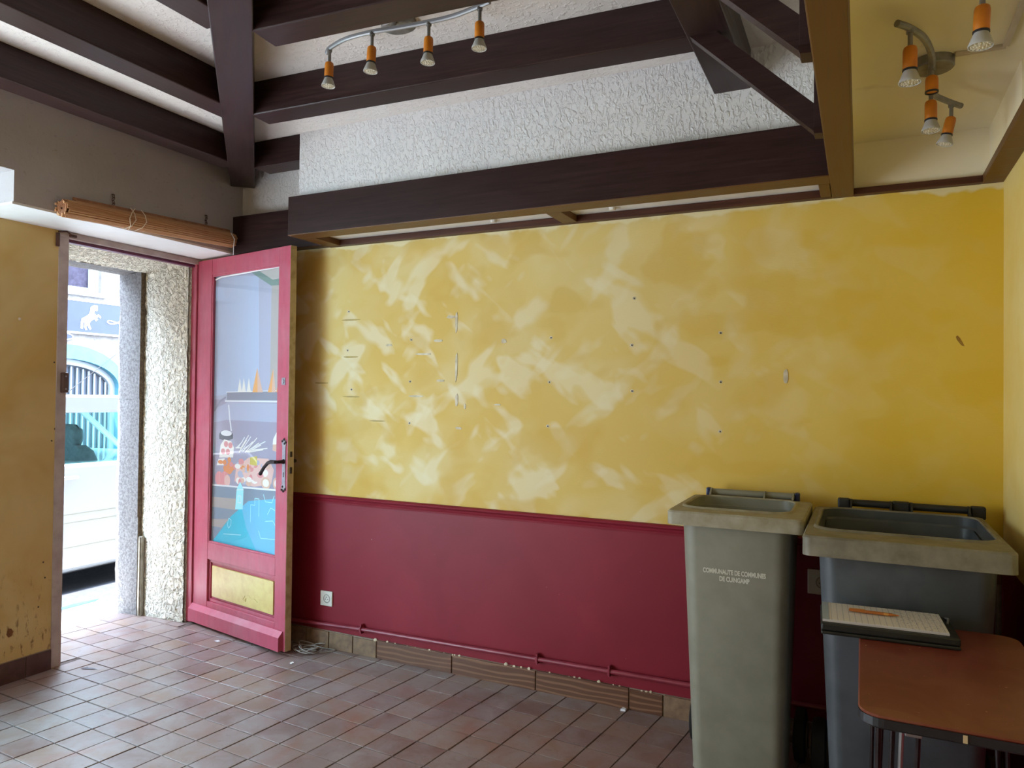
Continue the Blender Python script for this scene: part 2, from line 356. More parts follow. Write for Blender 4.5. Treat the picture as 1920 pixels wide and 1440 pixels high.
# ------------------------------------------------------------------ floor
def make_floor():
    bm = BM(); box(bm, -4.27, XR, YB, W, -.12, -.004)
    fl = tag(obj('floor', bm, 'grout'), 'small square terracotta floor tiles laid slightly askew to the walls', 'floor', kind='structure')
    O = Vector((-3.600, 2.500)); U = Vector((.1498, -.0082)); V = Vector((.0178, .1482))
    cam = S.camera.matrix_world.inverted(); f = 1365
    def px(x, y, z=0):
        c = cam @ Vector((x, y, z))
        if c.z > -.15: return None
        return (960 - f*c.x/c.z, 720 + f*c.y/c.z)
    g = .0055/.15
    def quad(i, j): return [O + U*(i+a) + V*(j+b) for a, b in ((g/2, g/2), (1-g/2, g/2), (1-g/2, 1-g/2), (g/2, 1-g/2))]
    # limits: room, plus the door recess running out to the threshold
    def inside(p):
        if p.x > -3.72: return YB+.01 < p.y < W-.012 and p.x < XR-.01
        return 2.40 < p.y < 3.165 and p.x > -4.262
    full, cut = [], []
    for i in range(-12, 40):
        for j in range(-40, 12):
            q = quad(i, j); ins = [inside(p) for p in q]
            if not any(ins): continue
            if all(ins): full.append((i, j, q)); continue
            # clip the tile to the area
            xs0, xs1, ys0, ys1 = (-3.715, XR-.01, YB+.01, W-.014) if sum(p.x for p in q)/4 > -3.72 else (-4.262, -3.715, 2.40, 3.163)
            poly = [tuple(p) for p in q]
            for ax, lim, sg in ((0, xs0, 1), (0, xs1, -1), (1, ys0, 1), (1, ys1, -1)):
                out = []
                for k in range(len(poly)):
                    a, b = poly[k], poly[(k+1) % len(poly)]; da, db = sg*(a[ax]-lim), sg*(b[ax]-lim)
                    if da >= 0: out.append(a)
                    if da*db < 0: tt = da/(da-db); out.append((a[0]+(b[0]-a[0])*tt, a[1]+(b[1]-a[1])*tt))
                poly = out
                if len(poly) < 3: break
            if len(poly) >= 3:
                ar = abs(sum(poly[k][0]*poly[(k+1) % len(poly)][1]-poly[(k+1) % len(poly)][0]*poly[k][1] for k in range(len(poly))))/2
                if ar > .0012: cut.append((i, j, poly))
    def score(poly):
        pp = [px(p[0], p[1]) for p in poly]
        if any(p is None for p in pp): return 0
        cx = sum(p[0] for p in pp)/len(pp); cy = sum(p[1] for p in pp)/len(pp)
        if not (-15 < cx < 1560 and cy < 1475): return 0
        wx = sum(p[0] for p in poly)/len(poly); wy = sum(p[1] for p in poly)/len(poly)
        if wx > -.64 and wy > 2.72: return 0
        return abs(sum(pp[k][0]*pp[(k+1) % len(pp)][1]-pp[(k+1) % len(pp)][0]*pp[k][1] for k in range(len(pp))))/2
    allt = [(score(q), 0, i, j, q) for i, j, q in full] + [(score(q), 1, i, j, q) for i, j, q in cut]
    allt.sort(key=lambda a: -a[0]); shown = [a for a in allt if a[0] > 0][:300]; rest = [a for a in allt if a not in shown]
    def solid(bm, poly, zt, bevel=.0014, zb=-.006):
        c = (sum(p[0] for p in poly)/len(poly), sum(p[1] for p in poly)/len(poly))
        ring = lambda k, z: [(c[0]+(p[0]-c[0])*k, c[1]+(p[1]-c[1])*k, z) for p in poly]
        k = 1-bevel/.07
        rs = [ring(1, zb), ring(1, zt-.0008), ring(k, zt)]
        loft(bm, rs, False, True, smooth=False); bmesh.ops.recalc_face_normals(bm, faces=bm.faces)
    proto = None
    for s, iscut, i, j, q in shown:
        if iscut:
            bm = BM(); solid(bm, [tuple(p) for p in q], 0); o = obj('floor_tile', bm, 'floor_tile', fl)
        else:
            c = sum(q, Vector((0, 0)))/4
            if proto is None:
                bm = BM(); solid(bm, [tuple(p-c) for p in q], 0); o = obj('floor_tile', bm, 'floor_tile', fl, world=False); proto = o
            else:
                o = proto.copy(); COL.objects.link(o); o.parent = fl
            o.location = (c.x + random.uniform(-.0008, .0008), c.y + random.uniform(-.0008, .0008), random.uniform(-.0012, .0006))
            o.rotation_euler = (random.uniform(-.004, .004), random.uniform(-.004, .004), random.uniform(-.006, .006))
    bm = BM()
    for s, iscut, i, j, q in rest: solid(bm, [tuple(p) for p in q], random.uniform(-.001, .0005))
    tag(obj('floor_tile_field', bm, 'floor_tile', fl), kind='stuff')
make_floor()

# ------------------------------------------------------------------ walls and ceilings
def make_shell():
    # back wall: yellow above the dado, red below; grey-white stipple above the beams
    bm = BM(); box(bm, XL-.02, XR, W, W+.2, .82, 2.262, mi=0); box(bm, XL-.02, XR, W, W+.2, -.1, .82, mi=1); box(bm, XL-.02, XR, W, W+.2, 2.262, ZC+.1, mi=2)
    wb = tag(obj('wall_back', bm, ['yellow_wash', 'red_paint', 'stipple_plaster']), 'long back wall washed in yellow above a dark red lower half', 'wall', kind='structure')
    # plaster scars, filler lumps and screw holes left by old shelves
    k = 0
    def lump(pts, mat, name, d=.003):
        bm = BM(); prism(bm, pts, 'y', W-d, W+.001); 
        obj(name, bm, mat, wb)
    def strip(x, z, w, h, ang=0, name='plaster_scar', mat='plaster_scar', d=.0025, n=8):
        pts = []
        for i in range(n):
            a = 2*PI*i/n + .4; rr = random.uniform(.8, 1.15)
            px_, pz = max(-1, min(1, 1.35*math.cos(a)))*w/2*rr, max(-1, min(1, 1.35*math.sin(a)))*h/2*rr
            pts.append((x + px_*math.cos(ang) - pz*math.sin(ang), z + px_*math.sin(ang) + pz*math.cos(ang)))
        lump(pts, mat, name, d)
    for x, z in ((-2.572, 1.873), (-2.576, 1.657), (-2.546, 1.44), (-2.158, 1.706), (-2.161, 1.485), (-2.161, 1.265), (-1.355, 1.698), (-1.361, 1.484), (-1.367, 1.271),
                 (-.944, 1.869), (-.953, 1.654), (-.951, 1.444), (-.557, 1.7), (-.555, 1.486), (-.556, 1.271)):
        strip(x, z, .016, .014, d=.0015); strip(x+.001, z-.001, .0075, .0075, name='screw_hole', mat='hole_dark', d=.0022)
    for x, z, w, h in ((-1.881, 1.790, .014, .105), (-1.879, 1.56, .013, .15), (-1.876, 1.39, .016, .06), (-1.826, 1.358, .01, .025), (-1.917, 1.819, .045, .016), (-1.989, 1.697, .05, .014),
                       (-2.083, 1.629, .09, .012), (-2.123, 1.407, .10, .011), (-1.973, 1.489, .04, .013), (-1.608, 1.688, .026, .022), (-2.30, 1.68, .04, .013), (-.29, 1.511, .018, .06),
                       (-1.64, 1.37, .03, .008), (-1.861, 1.246, .035, .012)):
        strip(x, z, w, h)
    for x, z, w in ((-2.56, 1.825, .13), (-2.55, 1.62, .11), (-2.55, 1.40, .12), (-2.76, 1.475, .09), (-2.37, 1.27, .11)):
        strip(x, z, w, .008, name='scuff_mark', mat=simple_once('scuff', 'b59a52', 'a08a58'), d=.0006)
    strip(.336, 1.643, .012, .045, .5, 'scuff_mark', simple_once('scuff_brown', '8a6214', '9a7020'), .0006)
    # left wall, lower part with door recess, and its upper overhanging part
    YD0, YD1, ZD = 2.385, 3.215, 2.245      # door hole in the inner leaf
    WY0, WY1, WZ0, WZ1 = -1.35, 2.05, .42, 2.39   # shop window
    bm = BM()
    box(bm, -4.13, XL, WY1, YD0, -.1, ZD)                 # pier between window and door
    box(bm, -4.13, XL, YB-.2, WY0, -.1, 2.6)              # beyond the window
    box(bm, -4.13, XL, WY0, WY1, -.1, WZ0)                # below the sill
    wl = tag(obj('wall_left', bm, 'yellow_left'), 'narrow ochre wall left of the open door', 'wall', kind='structure')
    for y, z, w, h in ((2.162, 1.765, .012, .014),): 
        b2 = BM(); lathe(b2, [(0, .004), (.006, .003), (.008, 0)], (XL, y, z), (1, 0, 0), 10); obj('plaster_scar', b2, 'plaster_scar', wl)
    for y, z in ((2.345, 1.22), (2.33, 1.16), (2.30, .55), (2.31, .47), (2.335, 1.56), (2.28, .33)):
        b2 = BM(); lathe(b2, [(0, .0015), (.004, .0015), (.0045, 0)], (XL, y, z), (1, 0, 0), 8); obj('screw_hole', b2, 'hole_dark', wl)
    bm = BM(); prism(bm, [(2.13, .235), (2.138, .262), (2.152, .258), (2.162, .242), (2.155, .222), (2.14, .218)], 'x', XL-.001, XL+.002); obj('plaster_scar', bm, simple_once('scar_dark', '6a3f1c', '8a5a2a'), wl)
    # overhanging upper wall
    bm = BM()
    box(bm, XL-.4, XU, 1.93, W, 2.25, ZC+.1)
    box(bm, XL-.4, XU, YB-.2, 1.93, WZ1, ZC+.1)
    tag(obj('wall_left_upper', bm, 'grey_plaster'), 'grey plaster upper wall overhanging the door opening', 'wall', kind='structure')
    bm = BM(); box(bm, XL, XU-.001, 1.925, W-.001, 2.240, 2.2505)
    tag(obj('trim_soffit', bm, 'soffit_white'), 'white soffit board above the open doorway', 'soffit', kind='structure')
    # roughcast recess: right cheek and header
    def grid(bm, P, nu, nv, amp, sc, mi=0):
        vs_ = [[None]*(nv+1) for _ in range(nu+1)]
        for a in range(nu+1):
            for b in range(nv+1):
                p, nrm = P(a/nu, b/nv); d = noise.noise(Vector(p)*sc)*amp + noise.noise(Vector(p)*sc*2.3)*amp*.5
                vs_[a][b] = bm.verts.new(Vector(p) + Vector(nrm)*d)
        for a in range(nu):
            for b in range(nv):
                f_ = bm.faces.new((vs_[a][b], vs_[a+1][b], vs_[a+1][b+1], vs_[a][b+1])); f_.smooth = True; f_.material_index = mi
    bm = BM()
    grid(bm, lambda a, b: ((-3.765-.365*a, 3.185-.02*a, -.02+2.27*b), (0, -1, 0)), 50, 260, .006, 45)
    box(bm, -4.13, -3.76, 3.20, 3.45, -.1, 2.6)
    grid(bm, lambda a, b: ((-3.765-.365*a, 2.38+.80*b, 2.246-.076*a), (0, 0, -1)), 50, 100, .005, 45)
    prism(bm, [(-4.13, 2.185), (-3.76, 2.262), (-3.76, 2.6), (-4.13, 2.6)], 'y', 2.3, 3.2)
    tag(obj('wall_recess', bm, 'roughcast'), 'cream roughcast cheek of the doorway recess behind the red door', 'wall', kind='structure')
    # granite surround, uneven blocks
    st = thing('trim_4', (-4.22, 3.2, -.1), 'weathered granite door surround facing the street', 'door surround', kind='structure')
    def block(x0, x1, y0, y1, z0, z1, amp=.010):
        bm = BM(); box(bm, x0, x1, y0, y1, z0, z1); bmesh.ops.subdivide_edges(bm, edges=bm.edges, cuts=9, use_grid_fill=True)
        bm.normal_update()
        for v in bm.verts:
            d = noise.noise(v.co*9)*amp + noise.noise(v.co*26)*amp*.5
            v.co += v.normal*d
        for f_ in bm.faces:
            f_.smooth = True; f_.material_index = 1 if f_.normal.x > .7 or (f_.normal.z < -.7 and False) else 0
        return bm
    for z0, z1 in ((-.08, .628), (.622, 1.368), (1.362, 2.175)): obj('stone_block', block(-4.33, -4.125, 3.135+random.uniform(-.006, .006), 3.42, z0, z1), ['granite', 'granite_shaded'], st)
    obj('lintel_stone', block(-4.33, -4.125, 2.25, 3.42, 2.17, 2.45, .008), ['granite', 'granite_shaded'], st)
    for z0, z1 in ((-.08, .806), (.80, 1.506), (1.50, 2.175)): obj('stone_block', block(-4.33, -4.125, 2.1, 2.37, z0, z1), ['granite', 'granite_shaded'], st)
    # outer face of the house above and beside
    bm = BM(); box(bm, -4.33, -4.135, YB-2, WY0, -.1, 4.5); box(bm, -4.33, -4.135, WY0, WY1, -.1, WZ0); box(bm, -4.33, -4.135, WY1, 2.1, -.1, 4.5)
    box(bm, -4.33, -4.135, WY0, WY1, WZ1, 4.5); box(bm, -4.33, -4.135, 2.1, 3.42, 2.47, 4.5); box(bm, -4.33, -4.135, 3.43, 8, -.1, 4.5)
    tag(obj('wall_street', bm, 'facade_stone'), 'outer street wall of the shop around the doorway', 'wall', kind='structure')
    # shop window (left of the picture): frame and pane
    wf = thing('window_1', (-4.0, .25, WZ0), 'wide shop window left of the doorway', 'window', kind='structure')
    bm = BM()
    for a in (WY0, WY0+1.05, WY0+2.13, WY1-.06): box(bm, -4.05, -3.99, a, a+.06, WZ0, WZ1)
    box(bm, -4.05, -3.99, WY0, WY1, WZ0, WZ0+.06); box(bm, -4.05, -3.99, WY0, WY1, WZ1-.06, WZ1)
    obj('window_frame', bm, 'frame_white', wf)
    bm = BM(); box(bm, -4.025, -4.019, WY0+.03, WY1-.03, WZ0+.03, WZ1-.03); obj('pane', bm, 'car_glass', wf)
    bm = BM(); box(bm, -3.99, -3.69, WY0, WY1, WZ0-.03, WZ0+.002); obj('window_sill', bm, 'soffit_white', wf)
    # right wall and wall behind
    bm = BM(); box(bm, XR, XR+.2, YB-.2, W+.2, .82, 2.25, mi=0); box(bm, XR, XR+.2, YB-.2, W+.2, -.1, .82, mi=1); box(bm, XR-.045, XR+.2, 2.62, W+.2, 2.25, ZL+.1, mi=2); box(bm, XR+.01, XR+.2, YB-.2, 2.62, 2.25, ZL+.1, mi=2)
    tag(obj('wall_right', bm, ['yellow_right', 'red_paint', 'low_ceiling_paint']), 'pale yellow right wall at the picture edge', 'wall', kind='structure')
    bm = BM(); box(bm, XL-.6, XR+.2, YB-.2, YB, -.1, ZC+.1)
    tag(obj('wall_front', bm, 'yellow_left'), 'plain yellow wall behind the viewer', 'wall', kind='structure')
    # ceilings
    bm = BM(); box(bm, XU-.3, -.05, YB-.2, W+.2, ZC, ZC+.1)
    tag(obj('ceiling', bm, 'ceiling_plaster'), 'high white plaster ceiling between the dark beams', 'ceiling', kind='structure')
    bm = BM(); box(bm, -.06, XR+.2, YB-.2, W, ZL, ZL+.06); box(bm, -.06, -.045, YB-.2, W, 2.262, ZC+.05); box(bm, -.06, XR, W-.006, W, 2.262, ZL)
    tag(obj('ceiling_low', bm, 'low_ceiling_paint'), 'low yellowed ceiling over the bins on the right', 'ceiling', kind='structure')
    # stippled bulkhead over the fascia
    bm = BM(); box(bm, -2.672, -.06, 2.945, W, 2.40, ZC)
    tag(obj('wall_bulkhead', bm, 'stipple_plaster'), 'white stippled plaster bulkhead above the long dark fascia', 'bulkhead', kind='structure')
def simple_once(n, a, b=None):
    if n not in M: simple(n, a, b, 30, .75)
    return n
simple('yellow_right', 'dcbd68', 'e2cb86', 3, .6, .1, 30)
make_shell()

# ------------------------------------------------------------------ trims, skirtings, pipe
def make_trims():
    # dado moulding, profile in (y,z)
    prof = [(W, .802), (W-.010, .802), (W-.012, .812), (W-.007, .818), (W-.010, .826), (W-.020, .834), (W-.022, .842), (W-.016, .847), (W, .848)]
    bm = BM(); prism(bm, prof, 'x', XL, XR)
    tag(obj('trim_dado', bm, 'red_paint'), 'dark red dado moulding between yellow and red paint', 'trim', kind='structure')
    # top strip against the wall
    bm = BM(); box(bm, -.033, .405, W-.036, W, ZT, ZT+.026, .002)
    tag(obj('trim_1', bm, 'inner_wood'), 'short brown wood strip under the low ceiling', 'trim', kind='structure')
    bm = BM(); box(bm, .404, XR, YB, W, ZT, ZT+.03, .003)
    o = tag(obj('trim_2', bm, 'honey_wood'), 'brown wood rail along the top of the right wall', 'trim', kind='structure')
    # back skirting: mortar backing with tiles
    bm = BM(); box(bm, XL, XR, W-.008, W, -.004, .094)
    sk = tag(obj('baseboard_back', bm, simple_once('mortar', '9a8c7e', '857868')), 'brown wood-look skirting tiles along the red wall', 'skirting', kind='structure')
    joints = [(-3.70, -3.47, 0), (-3.465, -3.31, 0), (-3.305, -3.15, 0), (-3.145, -2.99, 0), (-2.985, -2.829, 0), (-2.823, -2.668, 0), (-2.662, -2.503, 0), (-2.497, -2.346, 0), (-2.340, -1.879, 1), (-1.873, -1.413, 1), (-1.407, -.951, 1), (-.945, -.795, 1), (-.788, -.632, 0), (-.626, -.47, 0), (-.464, -.31, 0), (-.304, -.15, 0), (-.144, .01, 0), (.016, .17, 0), (.176, .33, 0), (.336, .47, 0)]
    for a, b, k in joints:
        bm = BM(); box(bm, -(b-a)/2, (b-a)/2, -.006, .006, 0, .092 + random.uniform(-.003, .004), .0015)
        o = obj('skirting_tile', bm, 'skirting_wood_tile' if k else 'skirting_plain_tile', sk, world=False); o.location = ((a+b)/2, W-.012, 0)
    # flaking plaster at the top of the skirting
    bm = BM()
    for i in range(60):
        x = -2.35 + i*.026 + random.uniform(-.01, .01)
        if random.random() < .5: continue
        s = random.uniform(.004, .011); lathe(bm, [(0, s*.7), (s, s*.2), (s*.8, 0)], (x, W-.012, .092+random.uniform(-.002, .006)), (random.uniform(-.3, .3), -1, .3), 6)
    tag(obj('flaking_plaster', bm, 'plaster_scar', sk), kind='stuff')
    bm = BM(); box(bm, XL, XL+.006, WYB, 2.345, -.004, .103)
    sl_ = tag(obj('baseboard_left', bm, 'mortar'), 'dark brown skirting tiles below the ochre wall', 'skirting', kind='structure')
    y = 2.343
    while y > .2:
        bm = BM(); box(bm, XL+.002, XL+.012, y-.123, y, 0, .101, .0015); obj('skirting_tile', bm, 'skirting_dark_tile', sl_); y -= .127
    # painted pipe with clips
    pp = thing('heating_pipe', (-1.6, W-.02, .14), 'thin red painted pipe running along the wall above the skirting', 'pipe')
    path = [(XL+.35, W-.022, .118), (-2.85, W-.022, .127), (-2.44, W-.022, .142), (-1.9, W-.022, .148), (-1.4, W-.022, .154), (-.9, W-.022, .160), (.45, W-.022, .172)]
    bm = BM(); tube(bm, path, .0105, 10); obj('pipe', bm, 'red_pipe_paint', pp)
    for x, z in ((-2.44, .142), (-1.40, .154), (-1.04, .158)):
        bm = BM(); box(bm, x-.006, x+.006, W-.037, W, z-.014, z+.014, .002); box(bm, x-.004, x+.004, W-.03, W-.004, z+.012, z+.026, .001); box(bm, x-.004, x+.004, W-.03, W-.004, z-.024, z-.012, .001); obj('pipe_clip', bm, 'red_pipe_paint', pp)
WYB = .2
make_trims()

# ------------------------------------------------------------------ beams
def beam(p0, p1, w, z0, z1, label, mat='dark_wood', end0=None, name='ceiling_beam', group=None, bev=.004):
    """p0,p1: centre line in plan; local x runs along the beam"""
    a = Vector(p0); b = Vector(p1); d = b-a; ln = d.length
    bm = BM(); box(bm, 0, ln, -w/2, w/2, 0, z1-z0, bev)
    if end0 == 'point':     # ends in a room corner: two faces meeting at a right angle
        for v in bm.verts:
            if v.co.x < .05: v.co.x += abs(v.co.y)
    o = obj(name, bm, mat); o.location = (a.x, a.y, z0); o.rotation_euler = (0, 0, math.atan2(d.y, d.x))
    return tag(o, label, 'beam', group)
def make_beams():
    ZB = 2.640
    beam((XU, W), (-.45, W-(-.45-XU)), .136, ZB, ZC, 'diagonal dark hip beam running out of the ceiling corner', end0='point')
    beam((-3.105, 2.79+.10), (-3.13, -1.9), .125, ZB+.004, ZC, 'dark ceiling beam nearest the grey wall over the door')
    beam((-2.523, 2.27+.10), (-2.53, -1.9), .125, ZB+.004, ZC, 'second dark ceiling beam out from the grey wall')
    beam((-1.94, 1.70+.05), (-1.94, -1.9), .125, ZB+.004, ZC, 'third dark ceiling beam out from the grey wall')
    beam((-3.0, 3.012), (-2.672, 3.012), .12, ZB+.002, ZC, 'short stub of dark beam between hip beam and stippled bulkhead')
    beam((-2.44, 2.43), (-.53, 2.52), .122, ZB, ZC, 'long dark beam behind the four-lamp spotlight bar')
    beam((-1.87, 1.875), (-.53, 1.965), .122, ZB, ZC, 'dark beam in front of the four-lamp spotlight bar')
    beam((-.467, 2.96), (-.467, -1.9), .140, ZB-.012, ZC, 'wide dark cross beam carrying the sloping rafters', name='cross_beam')
    beam((-.074, W), (-.062, -1.9), .082, ZT, ZT+.12, 'brown edge beam between high and low ceiling', 'honey_wood', name='edge_beam')
    # sloping rafters with their little studs
    for i, (yn, lab) in enumerate(((2.435, 'sloping dark rafter nearest the stippled bulkhead'), (1.855, 'sloping dark rafter farther from the stippled bulkhead'))):
        r = thing('rafter', (-.135, yn, 2.24), lab, 'rafter')
        wdt = .045
        x0, z0, x1, z1 = -.53, 2.632, -.135, 2.247
        bm = BM(); prism(bm, [(x0, z0), (x1, z1), (x1, z1+.088), (x0+.03, z0+.055), (x0, z0+.03)], 'y', yn, yn+wdt); obj('rafter_board', bm, 'dark_wood', r)
        bm = BM(); box(bm, -.139, -.109, yn-.004, yn+.05, 2.262, ZC-.002, .001); obj('stud', bm, 'dark_wood', r)
        bm = BM(); prism(bm, [(-.141, 2.253), (-.137, 2.242), (-.112, 2.240), (-.112, 2.262), (-.141, 2.262)], 'y', yn-.006, yn+.05); obj('foot_block', bm, 'fascia_wood', r)
    # boxed pelmet: fascia, lattice and white panels
    p = thing('wood_pelmet', (-1.4, 3.05, ZT), 'long dark timber pelmet with open lattice underside along the yellow wall', 'pelmet')
    def lb(name, x0, x1, y0, y1, z0, z1, mat, bev=.003):
        bm = BM(); box(bm, 0, x1-x0, 0, y1-y0, 0, z1-z0, bev); o = obj(name, bm, mat, p, world=False); o.location = Vector((x0, y0, z0)) - p.location; return o
    lb('fascia_board', -2.704, -.109, 2.900, 2.93, ZT+.002, 2.440, 'fascia_wood')
    lb('front_rail', -2.704, -.113, 2.9005, 3.008, ZT, ZT+.032, 'honey_wood', .002)
    lb('wall_rail', -2.704, -.113, 3.206, W-.001, ZT, ZT+.032, 'inner_wood', .002)
    for x0, x1 in ((-2.703, -2.612), (-1.287, -1.214), (-.155, -.116)):
        bm = BM(); box(bm, 0, .198, -(x1-x0)/2, (x1-x0)/2, 0, .032, .002); o = obj('cross_rail', bm, 'honey_wood', p, world=False)
        o.location = Vector(((x0+x1)/2, 3.008, ZT)) - p.location; o.rotation_euler = (0, 0, PI/2)
    for x0, x1 in ((-2.66, -1.25), (-1.25, -.12)):
        bm = BM(); box(bm, x0, x1-.002, 2.95, W-.002, ZT+.033, ZT+.04); obj('ceiling_panel', bm, 'soffit_white', p)
    for x, lab in ((-1.018, 0), (-1.62, 1)):
        bm = BM(); lathe(bm, [(.0, -.012), (.014, -.010), (.017, 0), (.017, .006)], (x, 3.14, ZT+.030), (0, 0, 1), 12); obj('panel_button', bm, 'socket_white', p)
    # wall beam left of the pelmet
    o = beam((XU, 3.206), (-2.66, 3.206), .074, ZT+.002, 2.462, 'dark wall beam above the open red door', name='wall_beam')
make_beams()

# ------------------------------------------------------------------ door and its frame
def make_door():
    fr = thing('trim_3', (XL, 2.8, 0), 'off-white painted door frame of the open doorway', 'door frame', kind='structure')
    bm = BM(); box(bm, XL-.045, XL+.004, 2.345, 2.398, 0, 2.235, .003); obj('jamb', bm, 'frame_white', fr)
    bm = BM(); box(bm, XL-.045, XL+.002, 3.205, 3.243, 0, 2.235, .003); obj('jamb', bm, 'door_red', fr)
    bm = BM(); box(bm, XL-.045, XL+.006, 2.345, 3.243, 2.206, 2.2395, .003); obj('frame_head', bm, 'frame_white', fr)
    bm = BM(); box(bm, XL-.05, XL-.015, 2.398, 3.205, 2.190, 2.206, .002); obj('door_stop', bm, 'frame_purple', fr)
    bm = BM(); box(bm, XL-.004, XL+.026, 2.366, 2.398, 1.405, 1.510, .006); c = obj('lock_keep', bm, 'brown_plastic', fr)
    for z in (1.425, 1.49):
        bm = BM(); lathe(bm, [(0, .003), (.004, .002), (.005, 0)], (XL+.026, 2.382, z), (1, 0, 0), 8); obj('screw', bm, 'plate_metal', c)
    bm = BM(); box(bm, XL+.002, XL+.012, 2.328, 2.345, 2.155, 2.225, .002); obj('bolt_keep', bm, 'rust', fr)
    bm = BM(); tube(bm, [(XL+.012, 2.335, 2.23), (XL+.02, 2.375, 2.237), (XL+.014, 2.40, 2.225)], .004, 6); box(bm, XL+.004, XL+.02, 2.395, 2.43, 2.214, 2.228, .003); obj('bolt_arm', bm, 'rust', fr)
    # leaf: local x along the leaf from the hinge, local y away from the room, z up
    A = Vector((-3.72, 3.215, 0.012)); ang = math.atan2(-.17, .90)
    d = thing('door_1', A, 'open red wooden door with tall glazed pane and gold kick panel', 'door', kind='structure', rz=ang)
    T = .042; H = 2.213; Ln = .922
    def part(name, bm, mat, par=d): return obj(name, bm, mat, par, world=False)
    def stile(x0, x1, cream=False):
        bm = BM(); box(bm, x0, x1, 0, T, 0, H, .003)
        for f in bm.faces:
            if cream and f.normal.x > .5: f.material_index = 1
        return bm
    part('stile', stile(.004, .158), ['door_red', 'door_edge_cream']); part('stile', stile(.826, Ln, True), ['door_red', 'door_edge_cream'])
    def rail(z0, z1): bm = BM(); box(bm, .158, .826, .0006, T, z0, z1, .003); return bm
    part('top_rail', rail(2.115, H), 'door_red'); part('middle_rail', rail(.395, .497), 'door_red'); part('bottom_rail', rail(0, .142), 'door_red')
    # bolection around the glazing and the lower panel (recessed bead)
    def bead(x0, x1, z0, z1, dep, w):
        bm = BM()
        for a in ((x0, x0+w, z0, z1), (x1-w, x1, z0, z1), (x0, x1, z0, z0+w), (x0, x1, z1-w, z1)): box(bm, a[0], a[1], dep, dep+.012, a[2], a[3], .002)
        return bm
    part('glazing_bead', bead(.158, .826, .497, 2.115, .003, .010), 'door_red')
    bm = BM(); box(bm, .165, .822, .011, .014, .503, 2.109); pane = part('glass_pane', bm, 'pane_glass')
    # printed film behind the pane: market print, plus a room corner drawn on the sheet
    names = ['pr_back', 'pr_blue', 'pr_dark', 'pr_wall', 'pr_mould', 'pr_ceil', 'pr_teal', 'pr_sky', 'pr_band', 'pr_beige', 'pr_line', 'pr_pink', 'pr_orange', 'pr_white', 'pr_pot', 'pr_cone', 'pr_shelf', 'pr_meat', 'pr_loaf', 'pr_cyan', 'pr_green']
    ix = {n: i for i, n in enumerate(names)}
    bm = BM(); box(bm, .163, .824, .0235, .0260, .501, 2.111, mi=ix['pr_back'])
    lay = [0.0234]
    def flat(pts, m):
        y = lay[0]; lay[0] -= .00002
        f = bm.faces.new([bm.verts.new((max(.165, min(.822, p[0])), y, max(.503, min(2.109, p[1])))) for p in pts]); f.material_index = ix['pr_'+m]; f.normal_update()
        if f.normal.y > 0: f.normal_flip()
    def ell(cx, cz, rx, rz, m, n=16): flat([(cx+rx*math.cos(2*PI*i/n), cz+rz*math.sin(2*PI*i/n)) for i in range(n)], m)
    def line(pts, w, m):
        for a, b in zip(pts, pts[1:]):
            v = Vector((b[0]-a[0], b[1]-a[1])); v.normalize(); nx, nz = -v.y*w/2, v.x*w/2
            flat([(a[0]+nx, a[1]+nz), (a[0]-nx, a[1]-nz), (b[0]-nx, b[1]-nz), (b[0]+nx, b[1]+nz)], m)
    flat([(.165, 2.109), (.60, 2.075), (.62, 1.42), (.165, 1.38)], 'blue')
    flat([(.60, 2.075), (.722, 2.01), (.722, 1.42), (.62, 1.42)], 'back')
    flat([(.722, 2.01), (.822, 2.006), (.822, 1.41), (.722, 1.41)], 'wall')
    flat([(.603, 2.103), (.822, 2.109), (.822, 2.043), (.731, 2.039)], 'ceil')
    flat([(.517, 2.105), (.603, 2.103), (.731, 2.042), (.822, 2.045), (.822, 2.006), (.718, 2.009)], 'mould')
    flat([(.165, 1.36), (.30, 1.36), (.822, 1.36), (.822, .86), (.165, .84)], 'dark')
    flat([(.165, 1.30), (.31, 1.345), (.822, 1.345), (.822, 1.24), (.30, 1.24), (.165, 1.22)], 'back')
    flat([(.3, 1.404), (.822, 1.416), (.822, 1.358), (.301, 1.354)], 'shelf'); line([(.28, 1.352), (.822, 1.356)], .010, 'line'); line([(.29, 1.405), (.822, 1.417)], .005, 'line')
    line([(.17, 1.29), (.23, 1.35), (.29, 1.375)], .012, 'shelf')
    for c in ([(.555, 1.406), (.599, 1.547), (.656, 1.407)], [(.702, 1.407), (.751, 1.541), (.774, 1.408)], [(.78, 1.408), (.815, 1.537), (.822, 1.408)]):
        flat(c, 'cone'); flat([c[1], ((c[0][0]+c[2][0])/2, c[0][1]), c[2]], 'loaf')
    for x in (.43, .47, .52): flat([(x-.02, 1.407), (x, 1.49), (x+.022, 1.407)], 'white')
    line([(.32, 1.33), (.335, 1.24), (.352, 1.175)], .012, 'line')
    flat([(.226, 1.124), (.226, 1.154), (.255, 1.174), (.328, 1.177), (.369, 1.16), (.37, 1.131), (.301, 1.111)], 'pot'); ell(.30, 1.160, .058, .017, 'line')
    flat([(.23, 1.011), (.242, 1.087), (.279, 1.123), (.352, 1.114), (.382, 1.078), (.374, 1.02)], 'white')
    for x, z in ((.27, 1.05), (.32, 1.05), (.345, 1.09), (.30, 1.095)): ell(x, z, .022, .018, 'pink')
    flat([(.204, .963), (.223, 1.002), (.289, 1.01), (.283, .968)], 'white'); ell(.246, .985, .028, .012, 'orange')
    for i in range(16): ell(random.uniform(.28, .40), random.uniform(.93, 1.005), .019, .016, random.choice(('orange', 'orange', 'pink')))
